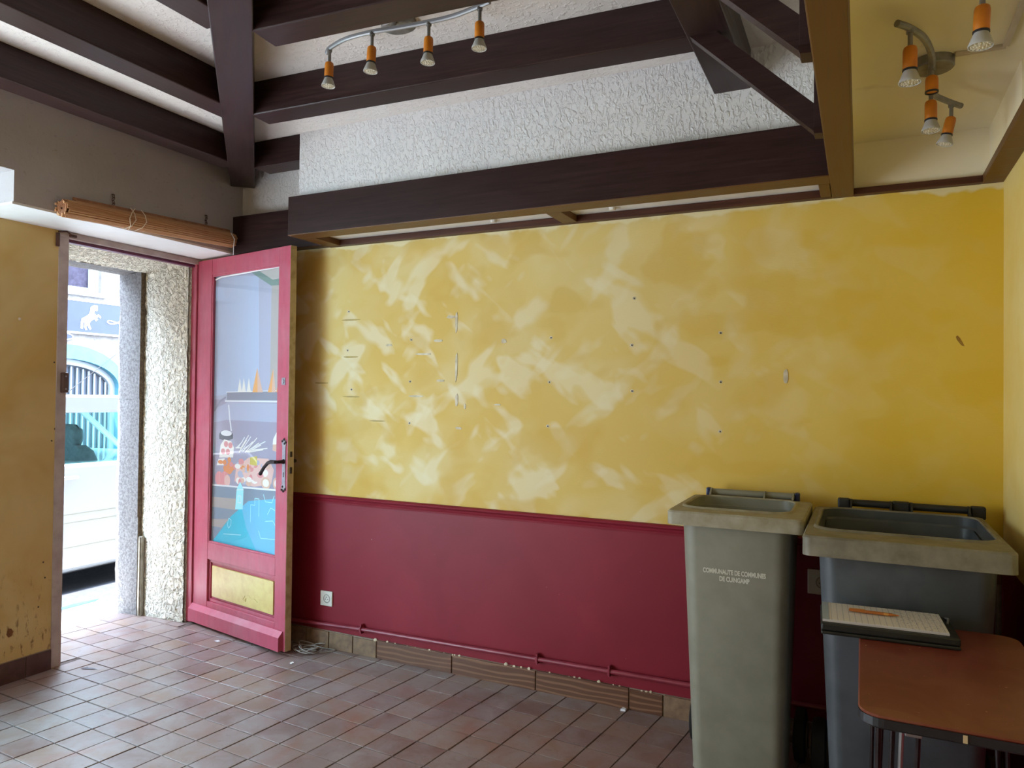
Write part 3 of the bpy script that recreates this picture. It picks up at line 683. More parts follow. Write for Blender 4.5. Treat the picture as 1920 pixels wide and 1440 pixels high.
    ell(.235, .885, .042, .045, 'pink'); ell(.29, .885, .045, .048, 'pink'); ell(.32, .88, .03, .035, 'meat'); line([(.235, .93), (.235, .85)], .003, 'meat'); line([(.29, .93), (.29, .85)], .003, 'meat')
    flat([(.395, .881), (.407, .964), (.531, 1.029), (.719, 1.033), (.772, .974), (.749, .894), (.59, .865)], 'meat')
    for i in range(40): ell(random.uniform(.41, .74), random.uniform(.88, 1.01), random.uniform(.012, .03), random.uniform(.01, .02), random.choice(('white', 'pink', 'meat', 'orange', 'loaf', 'back')))
    flat([(.546, .99), (.545, 1.03), (.613, 1.042), (.614, .986)], 'green')
    flat([(.757, 1.082), (.761, 1.145), (.792, 1.186), (.822, 1.195), (.822, 1.071)], 'loaf'); flat([(.757, 1.115), (.761, 1.145), (.792, 1.186), (.822, 1.195), (.822, 1.12)], 'white')
    for i in range(14): line([(.40+.012*i, random.uniform(1.05, 1.08)), (.45+.02*i, random.uniform(1.08, 1.16))], .006, random.choice(('line', 'white')))
    ell(.70, .895, .045, .035, 'loaf'); ell(.70, .895, .03, .022, 'white'); ell(.80, .90, .035, .035, 'loaf'); ell(.80, .90, .022, .022, 'white')
    flat([(.165, .838), (.822, .862), (.822, .503), (.165, .503)], 'band')
    flat([(.165, .77), (.43, .781), (.41, .714), (.165, .711)], 'beige'); flat([(.165, .635), (.344, .653), (.272, .595), (.165, .592)], 'beige')
    flat([(.177, .503), (.365, .672), (.538, .779), (.822, .819), (.822, .503)], 'sky'); flat([(.177, .503), (.365, .672), (.47, .735), (.52, .62), (.62, .503)], 'teal')
    line([(.165, .842), (.822, .864)], .010, 'line')
    flat([(.407, .717), (.418, .833), (.452, .885), (.488, .84), (.484, .725)], 'cyan'); line([(.418, .833), (.488, .84)], .004, 'line'); line([(.435, .76), (.435, .80), (.465, .80), (.465, .76), (.435, .76)], .004, 'line')
    for pts in ([(.56, .66), (.56, .76), (.60, .76), (.60, .80), (.64, .80), (.64, .70)], [(.68, .83), (.70, .79), (.76, .79), (.78, .83)], [(.64, .62), (.66, .58), (.80, .59), (.80, .66), (.77, .69), (.70, .68)], [(.72, .72), (.75, .76), (.79, .75)],
                [(.33, .62), (.345, .66), (.37, .65), (.365, .62), (.345, .60), (.33, .62)], [(.29, .56), (.47, .575)]): line(pts, .0045, 'cyan')
    obj('window_print', bm, names, pane, world=False)
    bm = BM(); tube(bm, [(.18, .013, 2.087), (.24, .012, 2.098), (.5, .012, 2.102), (.818, .012, 2.108)], .005, 6); part('torn_tape', bm, 'pr_line')
    # lower panel
    bm = BM(); box(bm, .158, .826, .022, .032, .142, .395); part('lower_panel', bm, 'door_red')
    part('panel_bead', bead(.158, .826, .142, .395, .012, .018), 'door_red')
    bm = BM(); box(bm, .198, .802, .008, .022, .176, .360, .002); kp = part('kick_panel', bm, 'gold_panel')
    bm = BM(); tube(bm, [(.52, .0075, .215), (.54, .0075, .24), (.575, .0075, .245), (.60, .0075, .228), (.63, .0075, .235), (.66, .0075, .22)], .0016, 5); tube(bm, [(.53, .0075, .21), (.55, .0075, .225), (.545, .0075, .205)], .0016, 5); obj('paint_run', bm, 'gold_panel', kp, world=False)
    # weather board with bevelled top
    bm = BM(); prism(bm, [(.0, .006), (-.030, .006), (-.030, .080), (-.004, .108), (0, .108)], 'x', .006, .905); part('weather_board', bm, 'door_red')
    # long ornate plate with scrolled ends, lever handle, key hole
    pl = [(.874, .895), (.880, .868), (.888, .884), (.894, .862), (.900, .884), (.908, .870), (.912, .895), (.907, .905), (.907, 1.115), (.912, 1.128), (.906, 1.150), (.900, 1.136), (.894, 1.160), (.888, 1.136), (.880, 1.152), (.874, 1.126), (.880, 1.115), (.880, .905)]
    bm = BM(); prism(bm, pl, 'y', -.004, .001); hp = part('handle_plate', bm, 'plate_metal')
    bm = BM()
    for x, z in ((.878, .875), (.893, .868), (.908, .88), (.878, 1.14), (.893, 1.15), (.908, 1.135), (.898, 1.128), (.886, .893)): lathe(bm, [(0, .003), (.006, .002), (.007, 0)], (x, -.004, z), (0, -1, 0), 7)
    box(bm, .891, .896, -.0055, -.0035, .945, .972); obj('plate_ornament', bm, 'iron', hp, world=False)
    bm = BM(); tube(bm, [(.893, .0, 1.03), (.893, -.045, 1.03), (.885, -.052, 1.03), (.855, -.055, 1.030), (.825, -.055, 1.022), (.790, -.055, .995), (.755, -.055, .955)], [.010, .009, .010, .011, .010, .009, .010], 10); obj('lever_handle', bm, 'iron', hp, world=False)
    bm = BM(); lathe(bm, [(0, .012), (.012, .010), (.014, 0)], (.893, -.003, 1.03), (0, -1, 0), 12); obj('handle_rose', bm, 'iron', hp, world=False)
    bm = BM(); tube(bm, [(.893, T, 1.03), (.893, T+.03, 1.03), (.87, T+.045, 1.025)], .010, 8); part('rear_knob', bm, 'iron')
    bm = BM(); box(bm, .863, .893, -.004, .001, 1.448, 1.488, .002); lk = part('lock_plate', bm, 'plate_metal')
    bm = BM(); lathe(bm, [(0, .004), (.010, .004), (.012, 0)], (.878, -.004, 1.468), (0, -1, 0), 12); obj('lock_cylinder', bm, 'plate_metal', lk, world=False)
    bm = BM(); box(bm, Ln-.001, Ln+.0015, .010, .032, .90, 1.13); mp = part('mortise_plate', bm, 'door_edge_cream')
    for z0, z1 in ((1.055, 1.085), (.965, 1.0)):
        bm = BM(); box(bm, Ln+.001, Ln+.006, .015, .027, z0, z1, .001); obj('latch', bm, 'iron', mp, world=False)
    for z in (.2, 1.1, 2.0):
        bm = BM(); tube(bm, [(.0, -.004, z-.04), (.0, -.004, z+.04)], .007, 8); part('hinge', bm, 'door_red')
    # steel channel on the recess wall
    bm = BM(); box(bm, -4.118, -4.09, 3.14, 3.16, 0, .50, .002); box(bm, -4.112, -4.096, 3.132, 3.145, .005, .495, .002)
    tag(obj('steel_channel', bm, 'steel_channel'), 'grey steel channel fixed upright in the doorway recess', 'channel')
make_door()

# ------------------------------------------------------------------ rolled bamboo blind
def make_blind():
    b = thing('bamboo_blind', (-3.33, 2.6, 2.27), 'rolled up bamboo blind hanging above the doorway', 'blind')
    y0, y1 = 2.12, 3.12
    cz = lambda y: 2.262 + (y-y0)*.045
    bm = BM()
    n = 22
    for i in range(n):    # the outermost turn: single sticks
        a = 2*PI*i/n; r = .036 + random.uniform(-.0015, .0015)
        e0, e1 = y0+random.uniform(-.02, .01), y1+random.uniform(-.006, .006)
        tube(bm, [(-3.335+r*math.cos(a), e0, cz(e0)+r*math.sin(a)), (-3.335+r*math.cos(a), e1, cz(e1)+r*math.sin(a))], .0062, 6)
    tag(obj('bamboo_roll', bm, 'bamboo_y', b), kind='stuff')
    pts = []
    for i in range(60):
        a = i*.45; r = .006+.0005*i; pts.append((-3.335+r*math.cos(a), r*math.sin(a)))
    for yy in (y0-.006, y1+.003): bm = BM(); tube(bm, [(p[0], yy, cz(yy)+p[1]) for p in pts], .0035, 5); obj('roll_end', bm, 'bamboo_dark', b)
    bm = BM(); box(bm, -3.372, -3.362, 2.185, 3.13, 2.318, 2.332, .002)
    shift(bm, lambda c: (c.x, c.y, c.z + (c.y-2.185)*.045)); obj('head_batten', bm, 'bamboo_dark', b)
    for k in range(3):
        bm = BM(); box(bm, -3.368+.004*k, -3.360+.004*k, 2.19, 3.125, 2.290+.010*k, 2.298+.010*k, .002); shift(bm, lambda c: (c.x, c.y, c.z + (c.y-2.19)*.045)); obj('slat', bm, 'bamboo_y', b)
    for y in (2.395, 2.965):
        z = 2.345 + (y-2.185)*.045
        bm = BM()
        for k in range(4):
            zc = z+.035-.014*k; tube(bm, [(-3.372+.007*math.sin(a)*(k % 2), y+.005*math.cos(a), zc+.009*math.sin(a)) for a in [2*PI*q/10 for q in range(11)]], .0018, 5)
        tube(bm, [(-3.384, y, z+.045), (-3.368, y, z+.043), (-3.366, y, z+.035)], .003, 5); obj('hook_chain', bm, 'rust', b)
    for y, s in ((2.43, 1), (2.455, -1), (2.49, 1)):
        bm = BM(); tube(bm, [(-3.29, y, cz(y)+.055), (-3.286, y+.02*s, cz(y)+.03), (-3.288, y+.03*s, cz(y)), (-3.30, y+.015*s, cz(y)-.032), (-3.335, y, cz(y)-.045)], .0022, 5); obj('string_tie', bm, 'string_pale', b)
    bm = BM(); tube(bm, [(-3.30, 3.08, cz(3.08)+.035), (-3.288, 3.095, cz(3.08)), (-3.30, 3.10, cz(3.08)-.04), (-3.30, 3.10, cz(3.08)-.09)], .0022, 5); obj('pull_cord', bm, 'pr_line', b)
def bamboo_y():
    t = NT('bamboo_y'); co = t.coord((60, 1, 60)); g = t.noise(co, 2.5, 5, .6)
    M['bamboo_y'] = t.set(t.mix(t.ramp(g, .35, .65), L('a87650'), L('c79a70')), .55, spec=.3)
bamboo_y(); make_blind()

# ------------------------------------------------------------------ spotlights
def spot(par, at, stem, tilt=(0, 0, -1), reflector=True, s=1.0, lk=1.0):
    """one lamp: orange holder part with stem, collar, reflector and lens below it"""
    o = Vector(at); ax = Vector(tilt).normalized(); top = o + Vector((0, 0, -stem))
    bm = BM(); lathe(bm, [(0, 0), (.010*s, 0), (.0155*s, .004*s), (.0175*s, .012*s), (.0175*s, .060*s*lk), (.0165*s, .062*s*lk), (0, .062*s*lk)], top, ax, 18)
    h = obj('lamp_holder', bm, 'lamp_orange', par)
    bm = BM(); tube(bm, [o, top + ax*.003], .0065*s, 10); lathe(bm, [(0, -.006), (.010*s, -.006), (.010*s, .006), (0, .006)], o + Vector((0, 0, -.008)), (0, 0, 1), 10); obj('stem', bm, 'lamp_grey', h)
    bm = BM(); lathe(bm, [(.0168*s, .061*s*lk), (.0183*s, .061*s*lk), (.0183*s, .061*s*lk+.005*s), (.0150*s, .061*s*lk+.005*s)], top, ax, 18); obj('collar', bm, 'black_plastic', h)
    if reflector:
        bm = BM(); lathe(bm, [(.0155*s, .065*s), (.0175*s, .070*s), (.0235*s, .086*s), (.0265*s, .093*s), (.0270*s, .098*s), (.0250*s, .098*s), (.0235*s, .093*s)], top, ax, 22); obj('reflector', bm, simple_once('reflector_grey', 'b2b0ac'), h)
        bm = BM(); lathe(bm, [(.0245*s, .0945*s), (.012*s, .0975*s), (0, .0985*s)], top, ax, 22)
        q = Vector((0, 0, 1)).rotation_difference(ax)
        for ring, cnt in ((.020, 14), (.0135, 9), (.007, 5)):
            for k in range(cnt):
                c = top + q @ Vector((ring*s*math.cos(2*PI*k/cnt), ring*s*math.sin(2*PI*k/cnt), (.0955+(.0245-ring)*.12)*s)); lathe(bm, [(.0026*s, -.001), (.002*s, .0025*s), (0, .003*s)], c, ax, 6)
        obj('lens', bm, 'lamp_lens', h)
def make_lamps():
    t = thing('spotlight_bar', (-1.5, 2.16, ZC), 'wavy silver ceiling spotlight bar with four orange lamp holders', 'spotlight')
    z = 2.706
    path = [(-1.826, 2.152, z-.002), (-1.79, 2.128, z), (-1.69, 2.098, z), (-1.578, 2.096, z), (-1.488, 2.108, z), (-1.363, 2.120, z), (-1.258, 2.122, z), (-1.167, 2.107, z), (-1.104, 2.093, z)]
    bm = BM(); tube(bm, smooth_path(path), .0085, 10); obj('bar', bm, 'lamp_silver', t)
    bm = BM(); lathe(bm, [(0, -.024), (.060, -.024), (.068, -.020), (.070, 0), (0, 0)], (-1.54, 2.205, ZC), (0, 0, 1), 28)
    for v in bm.verts: v.co.y = 2.205 + (v.co.y-2.205)*.75
    tube(bm, [(-1.53, 2.17, ZC-.02), (-1.50, 2.11, z+.004)], .008, 8); obj('canopy', bm, 'lamp_grey', t)
    for p, tl in (((-1.797, 2.132, z), (-.03, -.02, -1)), ((-1.576, 2.096, z), (-.05, -.02, -1)), ((-1.355, 2.121, z), (-.02, -.02, -1)), ((-1.146, 2.104, z), (0, -.02, -1))): spot(t, p, .052, tl, s=.93)
    t = thing('spotlight_bar', (.2, 2.51, ZL), 'curved grey spotlight bar with orange holders on the low ceiling', 'spotlight')
    z = 2.40
    path = [(.078, 2.130, z), (.111, 2.173, z), (.152, 2.261, z), (.178, 2.394, z), (.183, 2.511, z), (.202, 2.668, z), (.229, 2.726, z), (.264, 2.78, z), (.293, 2.82, z)]
    bm = BM(); tube(bm, smooth_path(path), .0095, 10); obj('bar', bm, 'lamp_grey', t)
    bm = BM(); lathe(bm, [(0, -.028), (.054, -.028), (.058, -.024), (.058, 0), (0, 0)], (.19, 2.53, ZL), (0, 0, 1), 28); tube(bm, [(.184, 2.52, ZL-.02), (.183, 2.515, z)], .008, 8); obj('canopy', bm, 'lamp_grey', t)
    spot(t, (.111, 2.173, z), .048, (-.01, 0, -1)); spot(t, (.181, 2.45, z), .028, (0, 0, -1), False, lk=.74); spot(t, (.192, 2.63, z), .036, (0, -.05, -1)); spot(t, (.262, 2.78, z), .046, (-.22, 0, -1), s=.93)
    t = thing('spotlight_bar', (.29, 1.82, ZL), 'second grey spotlight bar at the top right picture edge', 'spotlight')
    path = [(.249, 1.99, z), (.27, 1.93, z), (.29, 1.85, z), (.30, 1.75, z), (.29, 1.62, z), (.26, 1.5, z)]
    bm = BM(); tube(bm, smooth_path(path), .0095, 10); obj('bar', bm, 'lamp_grey', t)
    bm = BM(); lathe(bm, [(0, -.028), (.054, -.028), (.058, -.024), (.058, 0), (0, 0)], (.30, 1.73, ZL), (0, 0, 1), 28); obj('canopy', bm, 'lamp_grey', t)
    spot(t, (.249, 1.985, z), .062, (-.04, 0, -1), s=.98); spot(t, (.27, 1.54, z), .05)
    c = thing('cable_trunking', (.36, 2.5, ZL), 'thin cream cable trunking across the low ceiling', 'trunking')
    bm = BM(); box(bm, .245, .372, 2.492, 2.508, ZL-.011, ZL, .002); obj('trunking_piece', bm, 'conduit_white', c)
    bm = BM(); box(bm, .362, .378, 1.5, 2.492, ZL-.011, ZL, .002); obj('trunking_piece', bm, 'conduit_white', c)
def smooth_path(p, n=4):
    out = []
    for i in range(len(p)-1):
        a, b, c, d = [Vector(p[max(0, min(len(p)-1, k))]) for k in (i-1, i, i+1, i+2)]
        for k in range(n):
            t = k/n; out.append(.5*((2*b) + (c-a)*t + (2*a-5*b+4*c-d)*t*t + (3*b-a-3*c+d)*t**3))
    return out + [Vector(p[-1])]
make_lamps()

# ------------------------------------------------------------------ sockets
def socket(x, z, label, s=.082):
    t = thing('wall_socket', (x, W, z), label, 'socket')
    bm = BM(); box(bm, x-s/2, x+s/2, W-.010, W, z-s/2, z+s/2, .003); obj('cover_plate', bm, 'socket_white', t)
    bm = BM(); lathe(bm, [(.019, -.001), (.021, .0015), (.023, .0015), (.024, 0)], (x+.004, W-.010, z), (0, -1, 0), 20); lathe(bm, [(0, -.009), (.018, -.009), (.019, .001)], (x+.004, W-.0105, z), (0, -1, 0), 20); obj('socket_ring', bm, simple_once('socket_shade', 'a39d94'), t)
    bm = BM()
    for dx in (-.008, .008): lathe(bm, [(0, .001), (.0028, .001), (.0028, -.004)], (x+.004+dx, W-.0105, z-.003), (0, -1, 0), 8)
    lathe(bm, [(0, .006), (.0022, .005), (.0022, -.004)], (x+.004, W-.0105, z+.009), (0, -1, 0), 8); obj('pin_holes', bm, 'socket_hole', t)
socket(-2.694, .271, 'square white wall socket low on the red wall')
socket(-.150, .668, 'white wall socket half hidden between the two bins', .10)

# ------------------------------------------------------------------ wheeled bins
def wheel_bin(name, label, cx, rim, zr, top, bot, opening, skirt, handle, mats, ztop, caps, ribs, wheels):
    body_m, rim_m, bar_m, cap_m = mats
    t = thing(name, (cx, (rim[2]+rim[3])/2, 0), label, 'bin')
    R = lambda q, r, z: [(p[0], p[1], z) for p in rrect(*q, r)]
    lerp = lambda k: tuple(bot[i]+(top[i]-bot[i])*k for i in range(4))
    bm = BM()
    rings = [R(bot, .03, .02), R(lerp(.03), .045, .035), R(lerp(.5), .05, .5*ztop), R(top, .055, ztop)]
    inn = lambda q, d: (q[0]+d, q[1]-d, q[2]+d, q[3]-d)
    loft(bm, rings, cap0=True)
    rin = [R(inn(top, .006), .05, ztop), R(inn(lerp(.5), .006), .045, .5*ztop), R(inn(lerp(.04), .006), .04, .05)]
    loft(bm, rin, cap1=True)
    bmesh.ops.recalc_face_normals(bm, faces=bm.faces); body = obj('bin_body', bm, body_m, t)
    bm = BM()
    o_ = lambda d, z, r: R((rim[0]+d, rim[1]-d, rim[2]+d, rim[3]-d), r, z)
    op = opening
    rr = [R(inn(top, -.002), .055, zr-skirt*.75), o_(.006, zr-skirt*.75, .022), o_(.003, zr-skirt, .025), o_(0, zr-skirt, .025), o_(0, zr-.006, .025), o_(.005, zr, .022), R(inn(op, -.012), .075, zr+.0), R(inn(op, -.006), .072, zr+.006), R(op, .07, zr+.006), R(inn(op, .003), .068, zr+.001)]
    loft(bm, rr); loft(bm, [R(inn(op, .003), .068, zr+.001), R(inn(op, .004), .066, zr-.03), R(inn(top, .007), .05, zr-.05)], mi=1); obj('rim', bm, [rim_m, body_m], t)
    hx0, hx1, hy, hz = handle
    bm = BM(); tube(bm, [(hx0+.01, hy, hz), (hx1-.01, hy, hz)], .014, 12); h = obj('hinge_bar', bm, bar_m, t)
    for x in ribs:
        bm = BM(); prism(bm, [(hy-.05, zr-.02), (hy-.045, zr+.006), (hy-.014, hz+.016), (hy+.014, hz+.014), (hy+.016, hz-.016), (hy-.01, zr-.03)], 'x', x-.0035, x+.0035); obj('hinge_rib', bm, bar_m, h)
    for x0, x1 in caps:
        bm = BM(); box(bm, x0, x1, hy-.017, hy+.017, hz-.03, hz+.017, .006); obj('lid_hinge', bm, cap_m, h)
    bm = BM(); prism(bm, [(rim[3]-.03, zr-.10), (rim[3]-.03, zr-.02), (rim[3]+.02, zr-.01), (rim[3]+.02, zr-.03)], 'x', (rim[0]+rim[1])/2-.12, (rim[0]+rim[1])/2+.12); obj('bracket', bm, rim_m, t)
    for x0, x1 in wheels:
        bm = BM(); lathe(bm, [(0, 0), (.075, 0), (.098, .006), (.1, .018), (.1, (x1-x0)-.018), (.098, (x1-x0)-.006), (.075, x1-x0), (0, x1-x0)], (x0, bot[3]+.035, .1), (1, 0, 0), 28); wo = obj('wheel', bm, 'rubber', t)
        bm = BM(); lathe(bm, [(0, -.004), (.05, -.004), (.055, 0)], (x0, bot[3]+.035, .1), (1, 0, 0), 20); lathe(bm, [(.055, 0), (.05, .004), (0, .004)], (x1, bot[3]+.035, .1), (1, 0, 0), 20); obj('hub', bm, 'slate_bin_rim', wo)
    bm = BM(); tube(bm, [(wheels[0][0], bot[3]+.035, .1), (wheels[1][1], bot[3]+.035, .1)], .010, 10); obj('axle', bm, 'lamp_grey', t)
    return t, body
def make_bins():
    t, body = wheel_bin('wheeled_bin', 'narrow light grey wheeled bin with white lettering and no lid', -.41,
        (-.645, -.176, 2.655, 3.145), 1.005, (-.603, -.222, 2.700, 3.10), (-.577, -.250, 2.795, 3.05), (-.612, -.232, 2.758, 3.112), .050,
        (-.592, -.232, 3.172, 1.018), ('grey_bin', 'grey_bin_rim', 'grey_bin', 'navy_plastic'), .972, ((-.598, -.580), (-.246, -.226)), (-.576, -.36, -.251), ((-.632, -.587), (-.236, -.191)))
    # lettering on the front
    yf = lambda z: 2.795 + (2.700-2.795)*z/.972
    ang = math.atan2(2.795-2.700, .972)
    for k, (txt, cx, z, w) in enumerate((('COMMUNAUTE DE COMMUNES', -.414, .780, .219), ('DE CUINGAMP', -.413, .754, .105))):
        cu = bpy.data.curves.new('bin_lettering', 'FONT'); cu.body = txt; cu.align_x = 'CENTER'; cu.size = .024; cu.extrude = .0004; cu.offset = .0010
        to = bpy.data.objects.new('tmp', cu); COL.objects.link(to); bpy.context.view_layer.update()
        me = bpy.data.meshes.new_from_object(to.evaluated_get(bpy.context.evaluated_depsgraph_get())); bpy.data.objects.remove(to); bpy.data.curves.remove(cu)
        xs = [v.co.x for v in me.vertices]; sc = w/(max(xs)-min(xs))
        for v in me.vertices: v.co.x *= sc
        me.materials.append(M['bin_print']); me.name = 'bin_lettering'
        o = bpy.data.objects.new('bin_lettering', me); COL.objects.link(o); o.parent = body
        o.rotation_euler = (PI/2 + ang, 0, math.radians(0)); o.location = Vector((cx, yf(z)-.0012, z)) - t.location
    wheel_bin('wheeled_bin', 'wide slate grey wheeled bin with open top beside the red table', .11,
        (-.168, .398, 2.450, 3.14), .992, (-.125, .362, 2.502, 3.09), (-.085, .325, 2.60, 2.99), (-.134, .372, 2.585, 3.105), .062,
        (-.082, .408, 3.172, 1.010), ('slate_bin', 'slate_bin_rim', 'black_plastic', 'black_plastic'), .955, ((-.086, -.042), (.105, .165), (.362, .410)), (-.038, .10, .17, .357), ((-.170, -.115), (.345, .400)))
make_bins()

# ------------------------------------------------------------------ red table, folder, pad, pen
def make_table():
    zt = .75
    t = thing('side_table', (.195, 2.12, 0), 'worn red-brown table with black edge and thin black rod legs', 'table')
    x0, x1, y0, y1 = -.006, .400, 1.735, 2.488
    bm = BM(); R = lambda d, z, r: [(p[0], p[1], z) for p in rrect(x0+d, x1-d, y0+d, y1-d, r, 7)]
    loft(bm, [R(.002, zt-.006, .048), R(0, zt-.003, .05), R(.003, zt, .047)], cap1=True, smooth=False); bmesh.ops.recalc_face_normals(bm, faces=bm.faces); obj('table_top', bm, 'table_red', t)
    bm = BM(); loft(bm, [R(.004, zt-.028, .046), R(.0, zt-.024, .05), R(.0, zt-.006, .05)], cap0=True, smooth=False); bmesh.ops.recalc_face_normals(bm, faces=bm.faces); obj('edge_band', bm, 'black_plastic', t)
    bm = BM(); box(bm, .186, .194, y0-.0012, y0+.004, zt-.024, zt-.008); obj('edge_chip', bm, 'chip_cream', t)
    for cx, cy, sx, sy in ((.035, 1.80, 1, 1), (.36, 1.80, -1, 1), (.035, 2.42, 1, -1), (.36, 2.42, -1, -1)):
        bm = BM()
        fx, fy = cx-.012*sx, cy-.012*sy
        tube(bm, [(cx, cy, zt-.028), (fx, fy, .012), (fx+.006*sx, fy+.006*sy, .006), (fx+.018*sx, fy+.01*sy, .012), (cx+.028*sx, cy+.006*sy, zt-.028)], .0055, 8); obj('leg', bm, 'iron', t)
    for xx, m in ((.080, 'lamp_silver'), (.112, 'iron')):
        bm = BM(); tube(bm, [(xx, 1.80, zt-.03), (xx-.012, 1.82, .35), (xx-.02, 1.84, .012)], .005, 8); obj('brace_rod', bm, m, t)
    bm = BM(); box(bm, .085, .118, 1.79, 1.81, zt-.055, zt-.028, .002); obj('bracket', bm, 'lamp_silver', t)
    # folder, slightly turned, overhanging the left edge
    a = math.radians(3.2); C0 = Vector((.062, 2.385, zt))
    f = thing('document_folder', C0, 'black document folder lying across the red table edge', 'folder', rz=a)
    bm = BM(); box(bm, -.172, .172, -.118, .095, 0.0005, .010, .003); obj('folder_back', bm, 'folder_black', f, world=False)
    bm = BM(); box(bm, -.172, .172, -.116, .095, .011, .031, .004); obj('folder_cover', bm, 'folder_black', f, world=False)
    bm = BM(); tube(bm, [(.160, .02, .032), (.166, .05, .039), (.162, .075, .033)], .003, 6); obj('clasp', bm, 'lamp_silver', f, world=False)
    p = thing('writing_pad', (.052, 2.385, zt+.0315), 'lined writing pad with handwriting on the black folder', 'notepad', rz=a)
    bm = BM(); box(bm, -.158, .158, -.098, .092, 0, .0065); obj('page_stack', bm, 'paper_edge', p, world=False)
    bm = BM(); box(bm, -.142, .157, -.097, .091, .0066, .0072); obj('top_page', bm, 'lined_paper', p, world=False)
    bm = BM(); box(bm, -.1585, -.140, -.0985, .0925, .0062, .0076); obj('binding_strip', bm, simple_once('strip_grey', '9aa2a8'), p, world=False)
    pen = thing('ballpoint_pen', (.028, 2.385, zt+.0455), 'copper coloured ballpoint pen lying on the writing pad', 'pen', rz=a-.05)
    bm = BM(); lathe(bm, [(0, -.062), (.0042, -.061), (.0046, -.04), (.0048, .03)], (0, 0, 0), (1, 0, 0), 12); obj('barrel', bm, 'pen_copper', pen, world=False)
    bm = BM(); lathe(bm, [(.0050, .030), (.0050, .034), (.0046, .035), (.0048, .040), (.0048, .043)], (0, 0, 0), (1, 0, 0), 12); obj('ring', bm, 'pen_gold', pen, world=False)
    bm = BM(); lathe(bm, [(.0047, .043), (.0045, .050), (.0016, .066), (.0008, .070), (0, .070)], (0, 0, 0), (1, 0, 0), 12); obj('tip', bm, 'pen_copper', pen, world=False)
    bm = BM(); box(bm, -.060, -.018, -.0015, .0015, .0048, .0064, .0005); obj('clip', bm, 'pen_gold', pen, world=False)
make_table()

# ------------------------------------------------------------------ loose bits on the floor, pole in the corner
def make_bits():
    pts = []
    random.seed(21)
    c = Vector((-2.74, 3.14, .012))
    for i in range(46):
        a = i*.62; r = .035+.05*math.sin(i*.37)**2; pts.append((c.x+r*math.cos(a)*1.1+random.uniform(-.01, .01), c.y+r*math.sin(a)*.7+random.uniform(-.01, .01), .008+.035*abs(math.sin(i*.53))*math.exp(-((i-20)/14)**2)))
    pts += [(-2.66, 3.15, .006), (-2.62, 3.185, .006), (-2.60, 3.205, .006), (-2.64, 3.215, .006), (-2.72, 3.20, .006)]
    bm = BM(); tube(bm, smooth_path(pts, 3), .0028, 6)
    tag(obj('tangled_cord', bm, 'cord_white'), 'tangled pale cord on the floor behind the open door', 'cord')
    def scrap(name, x, y, pts, lab, mat, cat, h=.0015):
        bm = BM(); prism(bm, [(x+a, y+b) for a, b in pts], 'z', .001, .001+h); 
        for v in bm.verts: v.co.z += abs(noise.noise(v.co*60))*.006
        tag(obj(name, bm, mat), lab, cat)
    scrap('paper_scrap', -3.30, 3.03, [(-.02, -.008), (.015, -.012), (.022, .004), (-.005, .012)], 'white paper scrap on the tiles below the red door', 'pr_line', 'scrap')
    scrap('paper_scrap', -.965, 3.205, [(-.012, -.012), (.010, -.01), (.012, .006), (-.008, .014)], 'white crumb at the skirting near the light grey bin', 'pr_line', 'scrap', .008)
    scrap('plaster_crumb', -2.685, 2.96, [(-.007, -.006), (.006, -.007), (.008, .005), (-.004, .008)], 'small white plaster crumb on the tiles past the door', 'pr_line', 'scrap', .004)
    scrap('dry_leaf', -3.545, 2.435, [(-.045, -.018), (-.005, -.012), (.045, .012), (.012, .012), (-.01, .002), (-.02, .006)], 'dry grey leaf on the bright tiles by the doorway', simple_once('leaf_grey', '6d6a70', '7d7a80'), 'leaf')
    t = thing('corner_pole', (.437, 3.15, 0), 'thin grey metal pole in the dark corner behind the wide bin', 'pole')
    bm = BM(); tube(bm, [(.425, 3.0, 0.0), (.432, 3.05, .78)], .010, 10); obj('shaft', bm, 'lamp_grey', t)
    bm = BM(); tube(bm, [(.432, 3.05, .775), (.4325, 3.055, .87)], .012, 10); obj('grip', bm, simple_once('grip_brown', '5a3a26', '6a4630'), t)
make_bits()

